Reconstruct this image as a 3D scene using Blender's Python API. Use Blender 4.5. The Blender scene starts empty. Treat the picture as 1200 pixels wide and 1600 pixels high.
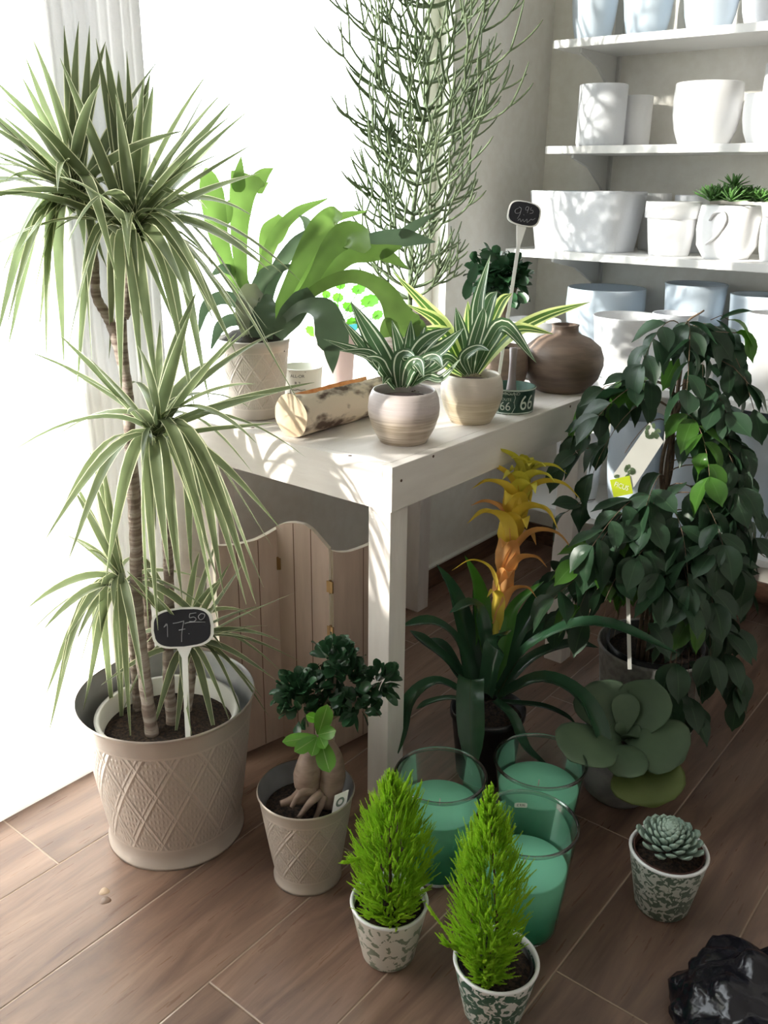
import bpy, bmesh, math, random
from mathutils import Vector as V, Matrix, noise
PI = math.pi
sc = bpy.context.scene
col = sc.collection
rnd = random.Random(7)

# ------------------------------------------------------------------ camera
# vanishing points of the shelf wall and the window wall give the lens and the pose
PX, PY = 600.0, 800.0
F = 1412.908
def cvec(px, py):
    return V((px - PX, -(py - PY), -F)).normalized()
AX = -cvec(-1290, 262); AY = cvec(1800, 295); AZ = AX.cross(AY).normalized(); AX = AY.cross(AZ).normalized()
ROT = Matrix((AX, AY, AZ))            # camera vector -> room vector
CAM = V((1.6244, -2.8994, 1.3))
cam_d = bpy.data.cameras.new('camera'); cam = bpy.data.objects.new('camera', cam_d); col.objects.link(cam)
cam_d.sensor_fit = 'VERTICAL'; cam_d.sensor_height = 36; cam_d.lens = F / 1600 * 36
cam_d.clip_start = .05
cam.matrix_world = Matrix.Translation(CAM) @ ROT.to_4x4()
sc.camera = cam
FWD = ROT @ V((0, 0, -1)); RIGHT = ROT @ V((1, 0, 0)); UPV = ROT @ V((0, 1, 0))
def ray(px, py): return ROT @ cvec(px, py)
def onz(px, py, z=0.0):
    r = ray(px, py); return CAM + r * ((z - CAM.z) / r.z)
def ony(px, py, y):
    r = ray(px, py); return CAM + r * ((y - CAM.y) / r.y)
def onx(px, py, x):
    r = ray(px, py); return CAM + r * ((x - CAM.x) / r.x)
def at(px, py, d):                    # room point seen at a pixel, d metres along the view axis
    r = ray(px, py); return CAM + r * (d / r.dot(FWD))
def depth(p): return (V(p) - CAM).dot(FWD)
def proj(p):
    d = ROT.transposed() @ (V(p) - CAM); return PX + F * d.x / -d.z, PY - F * d.y / -d.z
def zfor(x, y, py):                   # height above floor point that shows at pixel row py
    a, b = 0.0, 2.6
    for _ in range(40):
        m = (a + b) / 2
        if proj((x, y, m))[1] > py: a = m
        else: b = m
    return a
def keep(p, lim=.03):                 # keep a plant point inside the room
    p = V(p)
    if p.x < lim:
        r = CAM - p; p = p + r * ((lim - p.x) / r.x)
    return p

# ------------------------------------------------------------------ materials
def mat(name, c, rough=.5, metal=0, c2=None, nscale=20, ncon=(.4, .6), stretch=(1, 1, 1), bump=0, bscale=60,
        transl=0, tc=None, spec=.5, coat=0, detail=3):
    m = bpy.data.materials.new(name); m.use_nodes = True
    nt = m.node_tree; N = nt.nodes; L = nt.links
    b = N['Principled BSDF']
    b.inputs['Base Color'].default_value = (*c, 1); b.inputs['Roughness'].default_value = rough
    b.inputs['Metallic'].default_value = metal; b.inputs['Specular IOR Level'].default_value = spec
    b.inputs['Coat Weight'].default_value = coat
    co = N.new('ShaderNodeTexCoord'); mp = N.new('ShaderNodeMapping'); mp.inputs['Scale'].default_value = stretch
    L.new(co.outputs['Object'], mp.inputs[0])
    if c2:
        n = N.new('ShaderNodeTexNoise'); n.inputs['Scale'].default_value = nscale; n.inputs['Detail'].default_value = detail
        L.new(mp.outputs[0], n.inputs[0])
        r = N.new('ShaderNodeValToRGB'); r.color_ramp.elements[0].position = ncon[0]; r.color_ramp.elements[1].position = ncon[1]
        r.color_ramp.elements[0].color = (*c, 1); r.color_ramp.elements[1].color = (*c2, 1)
        L.new(n.outputs[0], r.inputs[0]); L.new(r.outputs[0], b.inputs['Base Color'])
    if bump:
        n2 = N.new('ShaderNodeTexNoise'); n2.inputs['Scale'].default_value = bscale; n2.inputs['Detail'].default_value = 4
        L.new(mp.outputs[0], n2.inputs[0])
        bp = N.new('ShaderNodeBump'); bp.inputs['Strength'].default_value = bump; bp.inputs['Distance'].default_value = .004
        L.new(n2.outputs[0], bp.inputs['Height']); L.new(bp.outputs[0], b.inputs['Normal'])
    if transl:
        t = N.new('ShaderNodeBsdfTranslucent'); t.inputs[0].default_value = (*(tc or c), 1)
        mx = N.new('ShaderNodeMixShader'); mx.inputs[0].default_value = transl
        L.new(b.outputs[0], mx.inputs[1]); L.new(t.outputs[0], mx.inputs[2])
        L.new(mx.outputs[0], N['Material Output'].inputs[0])
    return m
def mnode(nt, op, a, b=None, c=None):
    n = nt.nodes.new('ShaderNodeMath'); n.operation = op
    for i, v in enumerate((a, b, c)):
        if v is None: continue
        if isinstance(v, (int, float)): n.inputs[i].default_value = v
        else: nt.links.new(v, n.inputs[i])
    return n.outputs[0]
def mixc(nt, fac, a, b):
    n = nt.nodes.new('ShaderNodeMix'); n.data_type = 'RGBA'
    for s, v in ((n.inputs[0], fac), (n.inputs[6], a), (n.inputs[7], b)):
        if isinstance(v, (int, float)): s.default_value = v
        elif isinstance(v, tuple): s.default_value = (*v, 1)
        else: nt.links.new(v, s)
    return n.outputs[2]
def leaf_mat(name, inner, edge, stripes, transl=.4, rough=.4, tc_gain=1.8):
    """stripes: list of (centre u, half width) painted in the edge colour, u runs 0..1 across the blade"""
    m = mat(name, inner, rough, transl=transl); nt = m.node_tree; N = nt.nodes; L = nt.links
    uv = N.new('ShaderNodeUVMap'); sp = N.new('ShaderNodeSeparateXYZ'); L.new(uv.outputs[0], sp.inputs[0])
    u = sp.outputs[0]; mask = None
    for cu, hw in stripes:
        d = mnode(nt, 'ABSOLUTE', mnode(nt, 'SUBTRACT', u, cu))
        k = mnode(nt, 'LESS_THAN', d, hw)
        mask = k if mask is None else mnode(nt, 'MAXIMUM', mask, k)
    nz = N.new('ShaderNodeTexNoise'); nz.inputs['Scale'].default_value = 14
    co = N.new('ShaderNodeTexCoord'); L.new(co.outputs['Object'], nz.inputs[0])
    g = mixc(nt, nz.outputs[0], tuple(x * .6 for x in inner), tuple(min(1, x * 1.5) for x in inner))
    c = mixc(nt, mask, g, edge) if mask is not None else g
    L.new(c, N['Principled BSDF'].inputs['Base Color'])
    t = [n for n in N if n.type == 'BSDF_TRANSLUCENT'][0]
    hs = N.new('ShaderNodeHueSaturation'); hs.inputs['Value'].default_value = tc_gain; hs.inputs['Saturation'].default_value = 1.1
    L.new(c, hs.inputs['Color']); L.new(hs.outputs[0], t.inputs[0])
    return m

WHITE = mat('white_paint', (.82, .8, .76), .5)
M_wall = mat('wall_plaster', (.87, .85, .80), .9, c2=(.84, .815, .76), nscale=30, bump=.15, bscale=300)
M_ceil = mat('ceiling_plaster', (.8, .79, .76), .9)
M_shelf = mat('white_shelf', (.83, .83, .82), .35)
M_metalw = mat('grey_white_metal', (.62, .62, .6), .4)
M_table = mat('whitewashed_wood', (.85, .80, .765), .40, c2=(.76, .70, .665), nscale=7, ncon=(.3, .85), stretch=(6, 1, 6), bump=.12, bscale=30)
M_table_x = mat('whitewashed_wood_end', (.85, .80, .765), .40, c2=(.76, .70, .665), nscale=7, ncon=(.3, .85), stretch=(1, 6, 6), bump=.12, bscale=30)
M_table_z = mat('whitewashed_wood_leg', (.85, .80, .765), .40, c2=(.76, .70, .665), nscale=7, ncon=(.3, .85), stretch=(6, 6, 1), bump=.12, bscale=30)
M_knot = mat('dark_knot', (.12, .07, .05), .6)
M_soil = mat('potting_soil', (.012, .008, .006), .95, c2=(.06, .035, .022), nscale=160, bump=1, bscale=220)
M_black = mat('black_plastic', (.012, .012, .014), .3)
M_chalk = mat('chalkboard', (.012, .012, .018), .55)
M_chalkw = mat('chalk', (.38, .38, .4), .9)
M_whitep = mat('white_plastic', (.85, .84, .8), .35)
M_pottery = mat('white_glazed_pottery', (.86, .86, .87), .3, bump=.05, bscale=200)
M_potblue = mat('pale_blue_glazed_pottery', (.60, .68, .76), .25)
M_potgrey = mat('textured_white_pottery', (.74, .76, .8), .5, bump=.3, bscale=240)

def floor_mat():
    m = mat('wood_look_floor_planks', (.2, .11, .07), .33); nt = m.node_tree; N = nt.nodes; L = nt.links; b = N['Principled BSDF']
    co = N.new('ShaderNodeTexCoord'); sp = N.new('ShaderNodeSeparateXYZ'); L.new(co.outputs['Object'], sp.inputs[0])
    xs = mnode(nt, 'DIVIDE', mnode(nt, 'ADD', sp.outputs[0], .0205), .2265)
    row = mnode(nt, 'FLOOR', xs); fx = mnode(nt, 'FRACT', xs)
    ys = mnode(nt, 'ADD', mnode(nt, 'DIVIDE', mnode(nt, 'ADD', sp.outputs[1], 2.155), 1.2), mnode(nt, 'DIVIDE', row, 3))
    ys = mnode(nt, 'ADD', ys, 30); fy = mnode(nt, 'FRACT', ys); pl = mnode(nt, 'FLOOR', ys)
    ex = mnode(nt, 'MULTIPLY', mnode(nt, 'MINIMUM', fx, mnode(nt, 'SUBTRACT', 1, fx)), .2265)
    ey = mnode(nt, 'MULTIPLY', mnode(nt, 'MINIMUM', fy, mnode(nt, 'SUBTRACT', 1, fy)), 1.2)
    e = mnode(nt, 'MINIMUM', ex, ey)
    seam = mnode(nt, 'LESS_THAN', e, .0016)
    wn = N.new('ShaderNodeTexWhiteNoise'); wn.noise_dimensions = '2D'; cb = N.new('ShaderNodeCombineXYZ')
    L.new(row, cb.inputs[0]); L.new(pl, cb.inputs[1]); L.new(cb.outputs[0], wn.inputs['Vector'])
    off = N.new('ShaderNodeVectorMath'); off.operation = 'ADD'
    sc_ = N.new('ShaderNodeVectorMath'); sc_.operation = 'SCALE'; sc_.inputs['Scale'].default_value = 7
    L.new(wn.outputs['Color'], sc_.inputs[0]); L.new(co.outputs['Object'], off.inputs[0]); L.new(sc_.outputs[0], off.inputs[1])
    mp = N.new('ShaderNodeMapping'); mp.inputs['Scale'].default_value = (9, 1.1, 1); L.new(off.outputs[0], mp.inputs[0])
    n1 = N.new('ShaderNodeTexNoise'); n1.inputs['Scale'].default_value = 1.6; n1.inputs['Detail'].default_value = 7; n1.inputs['Distortion'].default_value = 1.2
    n1.inputs['Roughness'].default_value = .62
    L.new(mp.outputs[0], n1.inputs[0])
    r = N.new('ShaderNodeValToRGB'); el = r.color_ramp.elements
    el[0].position = .3; el[0].color = (.125, .062, .038, 1); el[1].position = .72; el[1].color = (.33, .19, .115, 1)
    x = el.new(.5); x.color = (.215, .115, .07, 1)
    L.new(n1.outputs[0], r.inputs[0])
    mp2 = N.new('ShaderNodeMapping'); mp2.inputs['Scale'].default_value = (70, 5, 1); L.new(off.outputs[0], mp2.inputs[0])
    n2 = N.new('ShaderNodeTexNoise'); n2.inputs['Scale'].default_value = 2; n2.inputs['Detail'].default_value = 5; L.new(mp2.outputs[0], n2.inputs[0])
    c = mixc(nt, mnode(nt, 'MULTIPLY', n2.outputs[0], .35), r.outputs[0], (.09, .045, .03))
    v = mnode(nt, 'ADD', mnode(nt, 'MULTIPLY', wn.outputs['Value'], .3), .88)
    hs = N.new('ShaderNodeHueSaturation'); L.new(c, hs.inputs['Color']); L.new(v, hs.inputs['Value']); hs.inputs['Saturation'].default_value = .8
    c = mixc(nt, seam, hs.outputs[0], (.36, .27, .2))
    L.new(c, b.inputs['Base Color'])
    bp = N.new('ShaderNodeBump'); bp.inputs['Strength'].default_value = .5; bp.inputs['Distance'].default_value = .003
    h = mnode(nt, 'ADD', mnode(nt, 'MULTIPLY', n2.outputs[0], .25), mnode(nt, 'MINIMUM', mnode(nt, 'MULTIPLY', e, 350), 1.0))
    L.new(h, bp.inputs['Height']); L.new(bp.outputs[0], b.inputs['Normal'])
    L.new(mnode(nt, 'ADD', mnode(nt, 'MULTIPLY', n2.outputs[0], .16), .22), b.inputs['Roughness'])
    return m

def clear_mat(name, tint, ior=1.45, gl=1.0):
    m = bpy.data.materials.new(name); m.use_nodes = True; nt = m.node_tree; N = nt.nodes; L = nt.links
    N.remove(N['Principled BSDF'])
    t = N.new('ShaderNodeBsdfTransparent'); t.inputs[0].default_value = (*tint, 1)
    g = N.new('ShaderNodeBsdfGlossy'); g.inputs['Roughness'].default_value = .03
    f = N.new('ShaderNodeFresnel'); f.inputs[0].default_value = ior
    mx = N.new('ShaderNodeMixShader'); L.new(mnode(nt, 'MULTIPLY', f.outputs[0], gl), mx.inputs[0]); L.new(t.outputs[0], mx.inputs[1]); L.new(g.outputs[0], mx.inputs[2])
    L.new(mx.outputs[0], N['Material Output'].inputs[0]); return m
M_pane = clear_mat('window_pane', (.98, .99, .99), 1.3, .5)
M_glass = clear_mat('clear_jar_glass', (.98, .99, .985), 1.45, .7)
M_rim = clear_mat('thick_jar_glass_rim', (.74, .82, .79), 1.6, 1.8)

def emboss_mat(name, c, n_ang, slope, band=(.14, .86)):
    m = mat(name, c, .38, .35); nt = m.node_tree; N = nt.nodes; L = nt.links; b = N['Principled BSDF']
    uv = N.new('ShaderNodeUVMap'); sp = N.new('ShaderNodeSeparateXYZ'); L.new(uv.outputs[0], sp.inputs[0])
    u, v = sp.outputs[0], sp.outputs[1]
    un = mnode(nt, 'MULTIPLY', u, n_ang); vn = mnode(nt, 'MULTIPLY', v, slope)
    def line(s, w=.09):
        f = mnode(nt, 'ABSOLUTE', mnode(nt, 'SUBTRACT', mnode(nt, 'FRACT', s), .5))
        return mnode(nt, 'SMOOTH_MIN', mnode(nt, 'MULTIPLY', mnode(nt, 'MAXIMUM', mnode(nt, 'SUBTRACT', w, f), 0), 1 / w), 1.0, .1)
    a = line(mnode(nt, 'ADD', un, vn)); d = line(mnode(nt, 'SUBTRACT', un, vn))
    a2 = line(mnode(nt, 'ADD', mnode(nt, 'ADD', un, vn), .16), .05); d2 = line(mnode(nt, 'ADD', mnode(nt, 'SUBTRACT', un, vn), .16), .05)
    ln = mnode(nt, 'MAXIMUM', mnode(nt, 'MAXIMUM', a, d), mnode(nt, 'MULTIPLY', mnode(nt, 'MAXIMUM', a2, d2), .6))
    # small stamped flowers inside the lozenges
    s1 = mnode(nt, 'SINE', mnode(nt, 'MULTIPLY', mnode(nt, 'ADD', un, vn), PI * 8)); s2 = mnode(nt, 'SINE', mnode(nt, 'MULTIPLY', mnode(nt, 'SUBTRACT', un, vn), PI * 8))
    dots = mnode(nt, 'MULTIPLY', mnode(nt, 'MAXIMUM', mnode(nt, 'MULTIPLY', s1, s2), 0), .45)
    h = mnode(nt, 'MAXIMUM', ln, dots)
    inb = mnode(nt, 'MULTIPLY', mnode(nt, 'GREATER_THAN', v, band[0]), mnode(nt, 'LESS_THAN', v, band[1]))
    h = mnode(nt, 'MULTIPLY', h, inb)
    for q in band:
        k = mnode(nt, 'LESS_THAN', mnode(nt, 'ABSOLUTE', mnode(nt, 'SUBTRACT', v, q)), .008); h = mnode(nt, 'MAXIMUM', h, k)
    bp = N.new('ShaderNodeBump'); bp.inputs['Strength'].default_value = .6; bp.inputs['Distance'].default_value = .003
    L.new(h, bp.inputs['Height']); L.new(bp.outputs[0], b.inputs['Normal'])
    L.new(mixc(nt, mnode(nt, 'MULTIPLY', h, .35), c, tuple(min(1, x * 1.35) for x in c)), b.inputs['Base Color'])
    return m
M_emboss = emboss_mat('embossed_champagne_metal', (.60, .54, .49), 15, 2.6)
M_emboss_s = emboss_mat('embossed_champagne_metal_small', (.60, .54, .48), 12, 3.0)
M_galv = mat('galvanised_inside', (.42, .43, .44), .35, .6, c2=(.5, .5, .52), nscale=12)

def print_mat(name, base, ink, scale, thr, dist=2.0, ink2=None):
    m = mat(name, base, .3); nt = m.node_tree; N = nt.nodes; L = nt.links
    co = N.new('ShaderNodeTexCoord')
    n = N.new('ShaderNodeTexNoise'); n.inputs['Scale'].default_value = scale; n.inputs['Detail'].default_value = 2.5; n.inputs['Distortion'].default_value = dist
    L.new(co.outputs['Object'], n.inputs[0])
    k = mnode(nt, 'GREATER_THAN', n.outputs[0], thr)
    n3 = N.new('ShaderNodeTexNoise'); n3.inputs['Scale'].default_value = scale * 3.2; L.new(co.outputs['Object'], n3.inputs[0])
    c = mixc(nt, n3.outputs[0], ink, ink2 or tuple(x * 1.8 for x in ink))
    L.new(mixc(nt, k, base, c), N['Principled BSDF'].inputs['Base Color']); return m
M_print1 = print_mat('cream_pottery_with_grey_green_sprigs', (.74, .72, .66), (.17, .22, .16), 66, .56, .5, (.34, .38, .28))
M_print2 = print_mat('white_pottery_with_dark_green_foliage', (.78, .8, .78), (.02, .09, .06), 60, .48, 1.4, (.08, .2, .14))
M_print3 = print_mat('white_pottery_with_mottled_green_leaves', (.66, .68, .63), (.07, .12, .09), 70, .5, 1.2, (.2, .26, .2))

def ribbed_mat(name, c, c2, top=None):
    m = mat(name, c, .35); nt = m.node_tree; N = nt.nodes; L = nt.links; b = N['Principled BSDF']
    co = N.new('ShaderNodeTexCoord'); mp = N.new('ShaderNodeMapping'); mp.inputs['Scale'].default_value = (2, 2, 60)
    L.new(co.outputs['Object'], mp.inputs[0]); n = N.new('ShaderNodeTexNoise'); n.inputs['Scale'].default_value = 4; n.inputs['Detail'].default_value = 3
    L.new(mp.outputs[0], n.inputs[0])
    r = N.new('ShaderNodeValToRGB'); r.color_ramp.elements[0].position = .38; r.color_ramp.elements[1].position = .66
    r.color_ramp.elements[0].color = (*c2, 1); r.color_ramp.elements[1].color = (*c, 1); L.new(n.outputs[0], r.inputs[0])
    out = r.outputs[0]
    if top:
        uv = N.new('ShaderNodeUVMap'); sp = N.new('ShaderNodeSeparateXYZ'); L.new(uv.outputs[0], sp.inputs[0])
        mr = N.new('ShaderNodeMapRange'); L.new(sp.outputs[1], mr.inputs[0]); mr.inputs[1].default_value = .42; mr.inputs[2].default_value = .68
        out = mixc(nt, mr.outputs[0], out, top)
    L.new(out, b.inputs['Base Color'])
    bp = N.new('ShaderNodeBump'); bp.inputs['Strength'].default_value = .35; bp.inputs['Distance'].default_value = .003
    L.new(n.outputs[0], bp.inputs['Height']); L.new(bp.outputs[0], b.inputs['Normal']); return m
M_ribbed = ribbed_mat('mauve_glaze_over_ribbed_clay', (.66, .57, .48), (.40, .32, .24), (.64, .56, .55))
M_ribbed2 = ribbed_mat('cream_ribbed_clay', (.68, .60, .46), (.55, .46, .32), (.66, .58, .50))
M_brown = mat('burnished_brown_clay', (.13, .09, .07), .45, c2=(.29, .21, .16), nscale=6, ncon=(.35, .7), stretch=(1, 1, 5), bump=.2, bscale=60)
M_ribgrey = ribbed_mat('ribbed_taupe_clay', (.40, .36, .33), (.24, .19, .16))
M_concrete = mat('grey_concrete', (.30, .29, .29), .8, c2=(.22, .215, .22), nscale=25, bump=.3, bscale=80)
M_linen = mat('mottled_pale_grey_pottery', (.40, .39, .37), .8, c2=(.30, .29, .27), nscale=60, bump=.3, bscale=120)
M_pink = mat('pale_pink_pottery', (.72, .56, .54), .5)
M_cream = mat('cream_tin', (.84, .82, .74), .4)
M_green66 = mat('dark_green_tin', (.025, .07, .05), .45, c2=(.04, .10, .07), nscale=50)
M_ink = mat('black_ink', (.03, .03, .03), .6)
M_inkw = mat('pale_ink', (.55, .62, .55), .6)

# ------------------------------------------------------------------ mesh helpers
class MB:
    def __init__(s): s.v = []; s.f = []; s.uv = []; s.mi = []; s.cur = 0
    def add(s, vs, fs, uvs=None):
        o = len(s.v); s.v += [V(p) for p in vs]
        for f in fs:
            s.f.append([o + i for i in f]); s.mi.append(s.cur)
            s.uv.append([(uvs[i] if uvs else (0, 0)) for i in f])
    def build(s, name, m, parent=None, smooth=True, wn=False):
        o0 = V((0, 0, 0))
        if parent is not None:
            q = parent
            while q is not None: o0 = o0 + V(q.location); q = q.parent
        me = bpy.data.meshes.new(name)
        me.from_pydata([tuple(p - o0) for p in s.v], [], s.f)
        uvl = me.uv_layers.new(name='UVMap'); k = 0
        for uv in s.uv:
            for c in uv: uvl.data[k].uv = c; k += 1
        for mm in (m if isinstance(m, (list, tuple)) else [m]): me.materials.append(mm)
        for p, i in zip(me.polygons, s.mi): p.material_index = i; p.use_smooth = smooth
        me.update()
        ob = bpy.data.objects.new(name, me); col.objects.link(ob)
        if parent is not None: ob.parent = parent
        return ob
    # boxes with small chamfers
    def box(s, a, b, bev=0.0, frame=None):
        a = V(a); b = V(b); c = (a + b) / 2; h = V((abs(b.x - a.x), abs(b.y - a.y), abs(b.z - a.z))) / 2
        bm = bmesh.new(); bmesh.ops.create_cube(bm, size=2)
        for vv in bm.verts: vv.co = V((vv.co.x * h.x, vv.co.y * h.y, vv.co.z * h.z))
        if bev: bmesh.ops.bevel(bm, geom=list(bm.edges), offset=bev, segments=2, affect='EDGES', profile=.7)
        bm.verts.index_update()
        vs = [vv.co + c if frame is None else frame @ (vv.co + c) for vv in bm.verts]
        s.add(vs, [[x.index for x in f.verts] for f in bm.faces]); bm.free()
    def lathe(s, prof, c, seg=48, wob=None, sx=1, sy=1):
        """prof: list of (r, z); closes nothing, so give r=0 ends where caps are wanted"""
        c = V(c); n = len(prof); vs = []; uvs = []; fs = []
        zs = [p[1] for p in prof]; z0, z1 = min(zs), max(zs)
        for i in range(seg + 1):
            a = 2 * PI * i / seg
            for (r, z) in prof:
                k = wob(a, z) if wob else 1
                vs.append(c + V((r * k * sx * math.cos(a), r * k * sy * math.sin(a), z))); uvs.append((i / seg, (z - z0) / max(1e-6, z1 - z0)))
        for i in range(seg):
            for j in range(n - 1):
                q = [i * n + j, (i + 1) * n + j, (i + 1) * n + j + 1, i * n + j + 1]
                fs.append(q)
        s.add(vs, fs, uvs)
    def tube(s, pts, rad, seg=8, cap=True):
        pts = [V(p) for p in pts]; n = len(pts)
        if not hasattr(rad, '__len__'): rad = [rad] * n
        ref = V((0, 0, 1)); t = (pts[1] - pts[0]).normalized()
        if abs(t.dot(ref)) > .9: ref = V((1, 0, 0))
        side = t.cross(ref).normalized(); vs = []; uvs = []; fs = []
        for i in range(n):
            t = (pts[min(n - 1, i + 1)] - pts[max(0, i - 1)]).normalized()
            side = (side - t * side.dot(t)).normalized(); up = t.cross(side)
            for j in range(seg):
                a = 2 * PI * j / seg
                vs.append(pts[i] + (side * math.cos(a) + up * math.sin(a)) * rad[i]); uvs.append((j / seg, i / (n - 1)))
        for i in range(n - 1):
            for j in range(seg):
                fs.append([i * seg + j, i * seg + (j + 1) % seg, (i + 1) * seg + (j + 1) % seg, (i + 1) * seg + j])
        if cap: fs.append(list(range(seg))[::-1]); fs.append([(n - 1) * seg + j for j in range(seg)])
        s.add(vs, fs, uvs)
    def ribbon(s, pts, width, ref=V((0, 0, 1)), fold=.25, nu=4, wave=0, twist=0):
        """blade along pts; width(t) is the half width, ref the vector the blade faces"""
        pts = [V(p) for p in pts]; n = len(pts); vs = []; uvs = []; fs = []; side = None
        ph = rnd.random() * 6
        for i in range(n):
            t = (pts[min(n - 1, i + 1)] - pts[max(0, i - 1)]).normalized()
            c = t.cross(ref)
            if c.length < .15 and side is not None: c = side - t * side.dot(t)
            elif c.length < .01: c = t.cross(V((1, .3, 0)))
            c.normalize()
            if side is not None and c.dot(side) < 0: c = -c
            side = c; nr = side.cross(t)
            if twist:
                m = Matrix.Rotation(twist * i / (n - 1), 3, t); sd = m @ side; nr = m @ nr
            else: sd = side
            w = width(i / (n - 1))
            for j in range(nu + 1):
                u = 2 * j / nu - 1
                z = fold * w * (abs(u) ** 1.5) + (wave * w * math.sin(i * 1.1 + ph + (2 if u > 0 else 0)) * abs(u))
                vs.append(pts[i] + sd * w * u + nr * z); uvs.append((j / nu, i / (n - 1)))
        for i in range(n - 1):
            for j in range(nu):
                q = i * (nu + 1) + j; fs.append([q, q + 1, q + nu + 2, q + nu + 1])
        s.add(vs, fs, uvs)
    def fleshy(s, pts, width, thick, ref=V((0, 0, 1)), cup=.2, seg=10):
        """thick succulent leaf with a lens-shaped section"""
        pts = [V(p) for p in pts]; n = len(pts); vs = []; uvs = []; fs = []; side = None
        for i in range(n):
            t = (pts[min(n - 1, i + 1)] - pts[max(0, i - 1)]).normalized(); c = t.cross(ref)
            if c.length < .15 and side is not None: c = side
            c.normalize()
            if side is not None and c.dot(side) < 0: c = -c
            side = c; nr = side.cross(t); w = width(i / (n - 1)); th = thick * (1 if w > thick else w / thick)
            for j in range(seg):
                a = 2 * PI * j / seg; u = math.cos(a)
                vs.append(pts[i] + side * w * u + nr * (th * math.sin(a) + cup * w * u * u)); uvs.append((j / seg, i / (n - 1)))
        for i in range(n - 1):
            for j in range(seg):
                fs.append([i * seg + j, i * seg + (j + 1) % seg, (i + 1) * seg + (j + 1) % seg, (i + 1) * seg + j])
        fs.append(list(range(seg))[::-1]); fs.append([(n - 1) * seg + j for j in range(seg)])
        s.add(vs, fs, uvs)
def bez(a, b, c, d, n=9):
    r = []
    for i in range(n):
        t = i / (n - 1); r.append(V(a) * (1 - t) ** 3 + V(b) * 3 * t * (1 - t) ** 2 + V(c) * 3 * t * t * (1 - t) + V(d) * t ** 3)
    return r
def smooth_path(pts, k=4):            # Catmull-Rom through the points
    P_ = [V(p) for p in pts]; P_ = [P_[0] * 2 - P_[1]] + P_ + [P_[-1] * 2 - P_[-2]]; out = []
    for i in range(1, len(P_) - 2):
        for j in range(k):
            t = j / k; a, b, c, d = P_[i - 1], P_[i], P_[i + 1], P_[i + 2]
            out.append(.5 * ((2 * b) + (c - a) * t + (2 * a - 5 * b + 4 * c - d) * t * t + (3 * b - a - 3 * c + d) * t ** 3))
    out.append(P_[-2]); return out
def lance(w, peak=.35, tip=1.0):      # blade narrowing to a point
    def f(t):
        if t < peak: return w * (.45 + .55 * math.sin(PI / 2 * t / peak))
        return max(.0003, w * (1 - ((t - peak) / (1 - peak)) ** (1.6 * tip)))
    return f
def oval(w, p=.75):
    return lambda t: max(.0002, w * math.sin(PI * min(1, max(0, t)) ** p) ** .8) if 0 < t < 1 else .0003
OVP = [(0, .12), (.08, .3), (.25, .68), (.45, .94), (.6, 1), (.75, .93), (.87, .7), (.95, .4), (1, .05)]
def lerp_profile(pr, t):
    for i in range(len(pr) - 1):
        if t <= pr[i + 1][0]:
            a, b = pr[i], pr[i + 1]; return a[1] + (b[1] - a[1]) * (t - a[0]) / (b[0] - a[0])
    return pr[-1][1]

def thing(name, label, cat, loc, group=None):
    o = bpy.data.objects.new(name, None); o.empty_display_size = .03; col.objects.link(o); o.location = V(loc)
    o['label'] = label; o['category'] = cat
    if group: o['group'] = group
    return o
def tag(o, label, cat, group=None):
    o['label'] = label; o['category'] = cat
    if group: o['group'] = group
    return o
def struct(name, mb, m, smooth=False):
    o = mb.build(name, m, None, smooth); o['kind'] = 'structure'; return o
def text_mesh(body, size):
    cu = bpy.data.curves.new('t', 'FONT'); cu.body = body; cu.size = size; cu.align_x = 'CENTER'; cu.align_y = 'CENTER'
    ob = bpy.data.objects.new('t', cu); col.objects.link(ob); dg = bpy.context.evaluated_depsgraph_get(); dg.update()
    me = bpy.data.meshes.new_from_object(ob.evaluated_get(dg)); bm = bmesh.new(); bm.from_mesh(me)
    bpy.data.objects.remove(ob); bpy.data.curves.remove(cu); bpy.data.meshes.remove(me)
    xs = [v.co.x for v in bm.verts]
    if xs:
        x = min(xs) + .003
        while x < max(xs):
            bmesh.ops.bisect_plane(bm, geom=list(bm.verts) + list(bm.edges) + list(bm.faces), plane_co=(x, 0, 0), plane_no=(1, 0, 0)); x += .003
    bm.verts.index_update(); r = [v.co.copy() for v in bm.verts], [[v.index for v in f.verts] for f in bm.faces]; bm.free(); return r
def text_on_cyl(mb, body, size, c, r_of_z, z, ang, off=.0006, sx=1):
    vs, fs = text_mesh(body, size)
    mb.add([V((c[0] + (r_of_z(z + v.y) + off) * math.cos(ang + v.x * sx / r_of_z(z)), c[1] + (r_of_z(z + v.y) + off) * math.sin(ang + v.x * sx / r_of_z(z)), c[2] + z + v.y)) for v in vs], fs)
def stroke(mb, pts, r, fr):           # chalk stroke in a local frame fr(x, y) -> point
    mb.tube([fr(*p) for p in pts], r, 5)

# ------------------------------------------------------------------ the setting
YR, XR, ZC = -5.2, 3.6, 2.7
mb = MB(); mb.box((-.1, YR, -.05), (XR, .1, 0)); struct('floor', mb, floor_mat())
mb = MB(); mb.box((-.1, YR, ZC), (XR, .1, ZC + .05)); struct('ceiling', mb, M_ceil)
mb = MB(); mb.box((-.15, 0, 0), (XR, .12, ZC)); struct('wall_back', mb, M_wall)
mb = MB(); mb.box((XR, YR, 0), (XR + .1, .12, ZC)); struct('wall_right', mb, M_wall)
mb = MB(); mb.box((-.15, YR - .1, 0), (XR, YR, ZC)); struct('wall_front', mb, M_wall)
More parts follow.
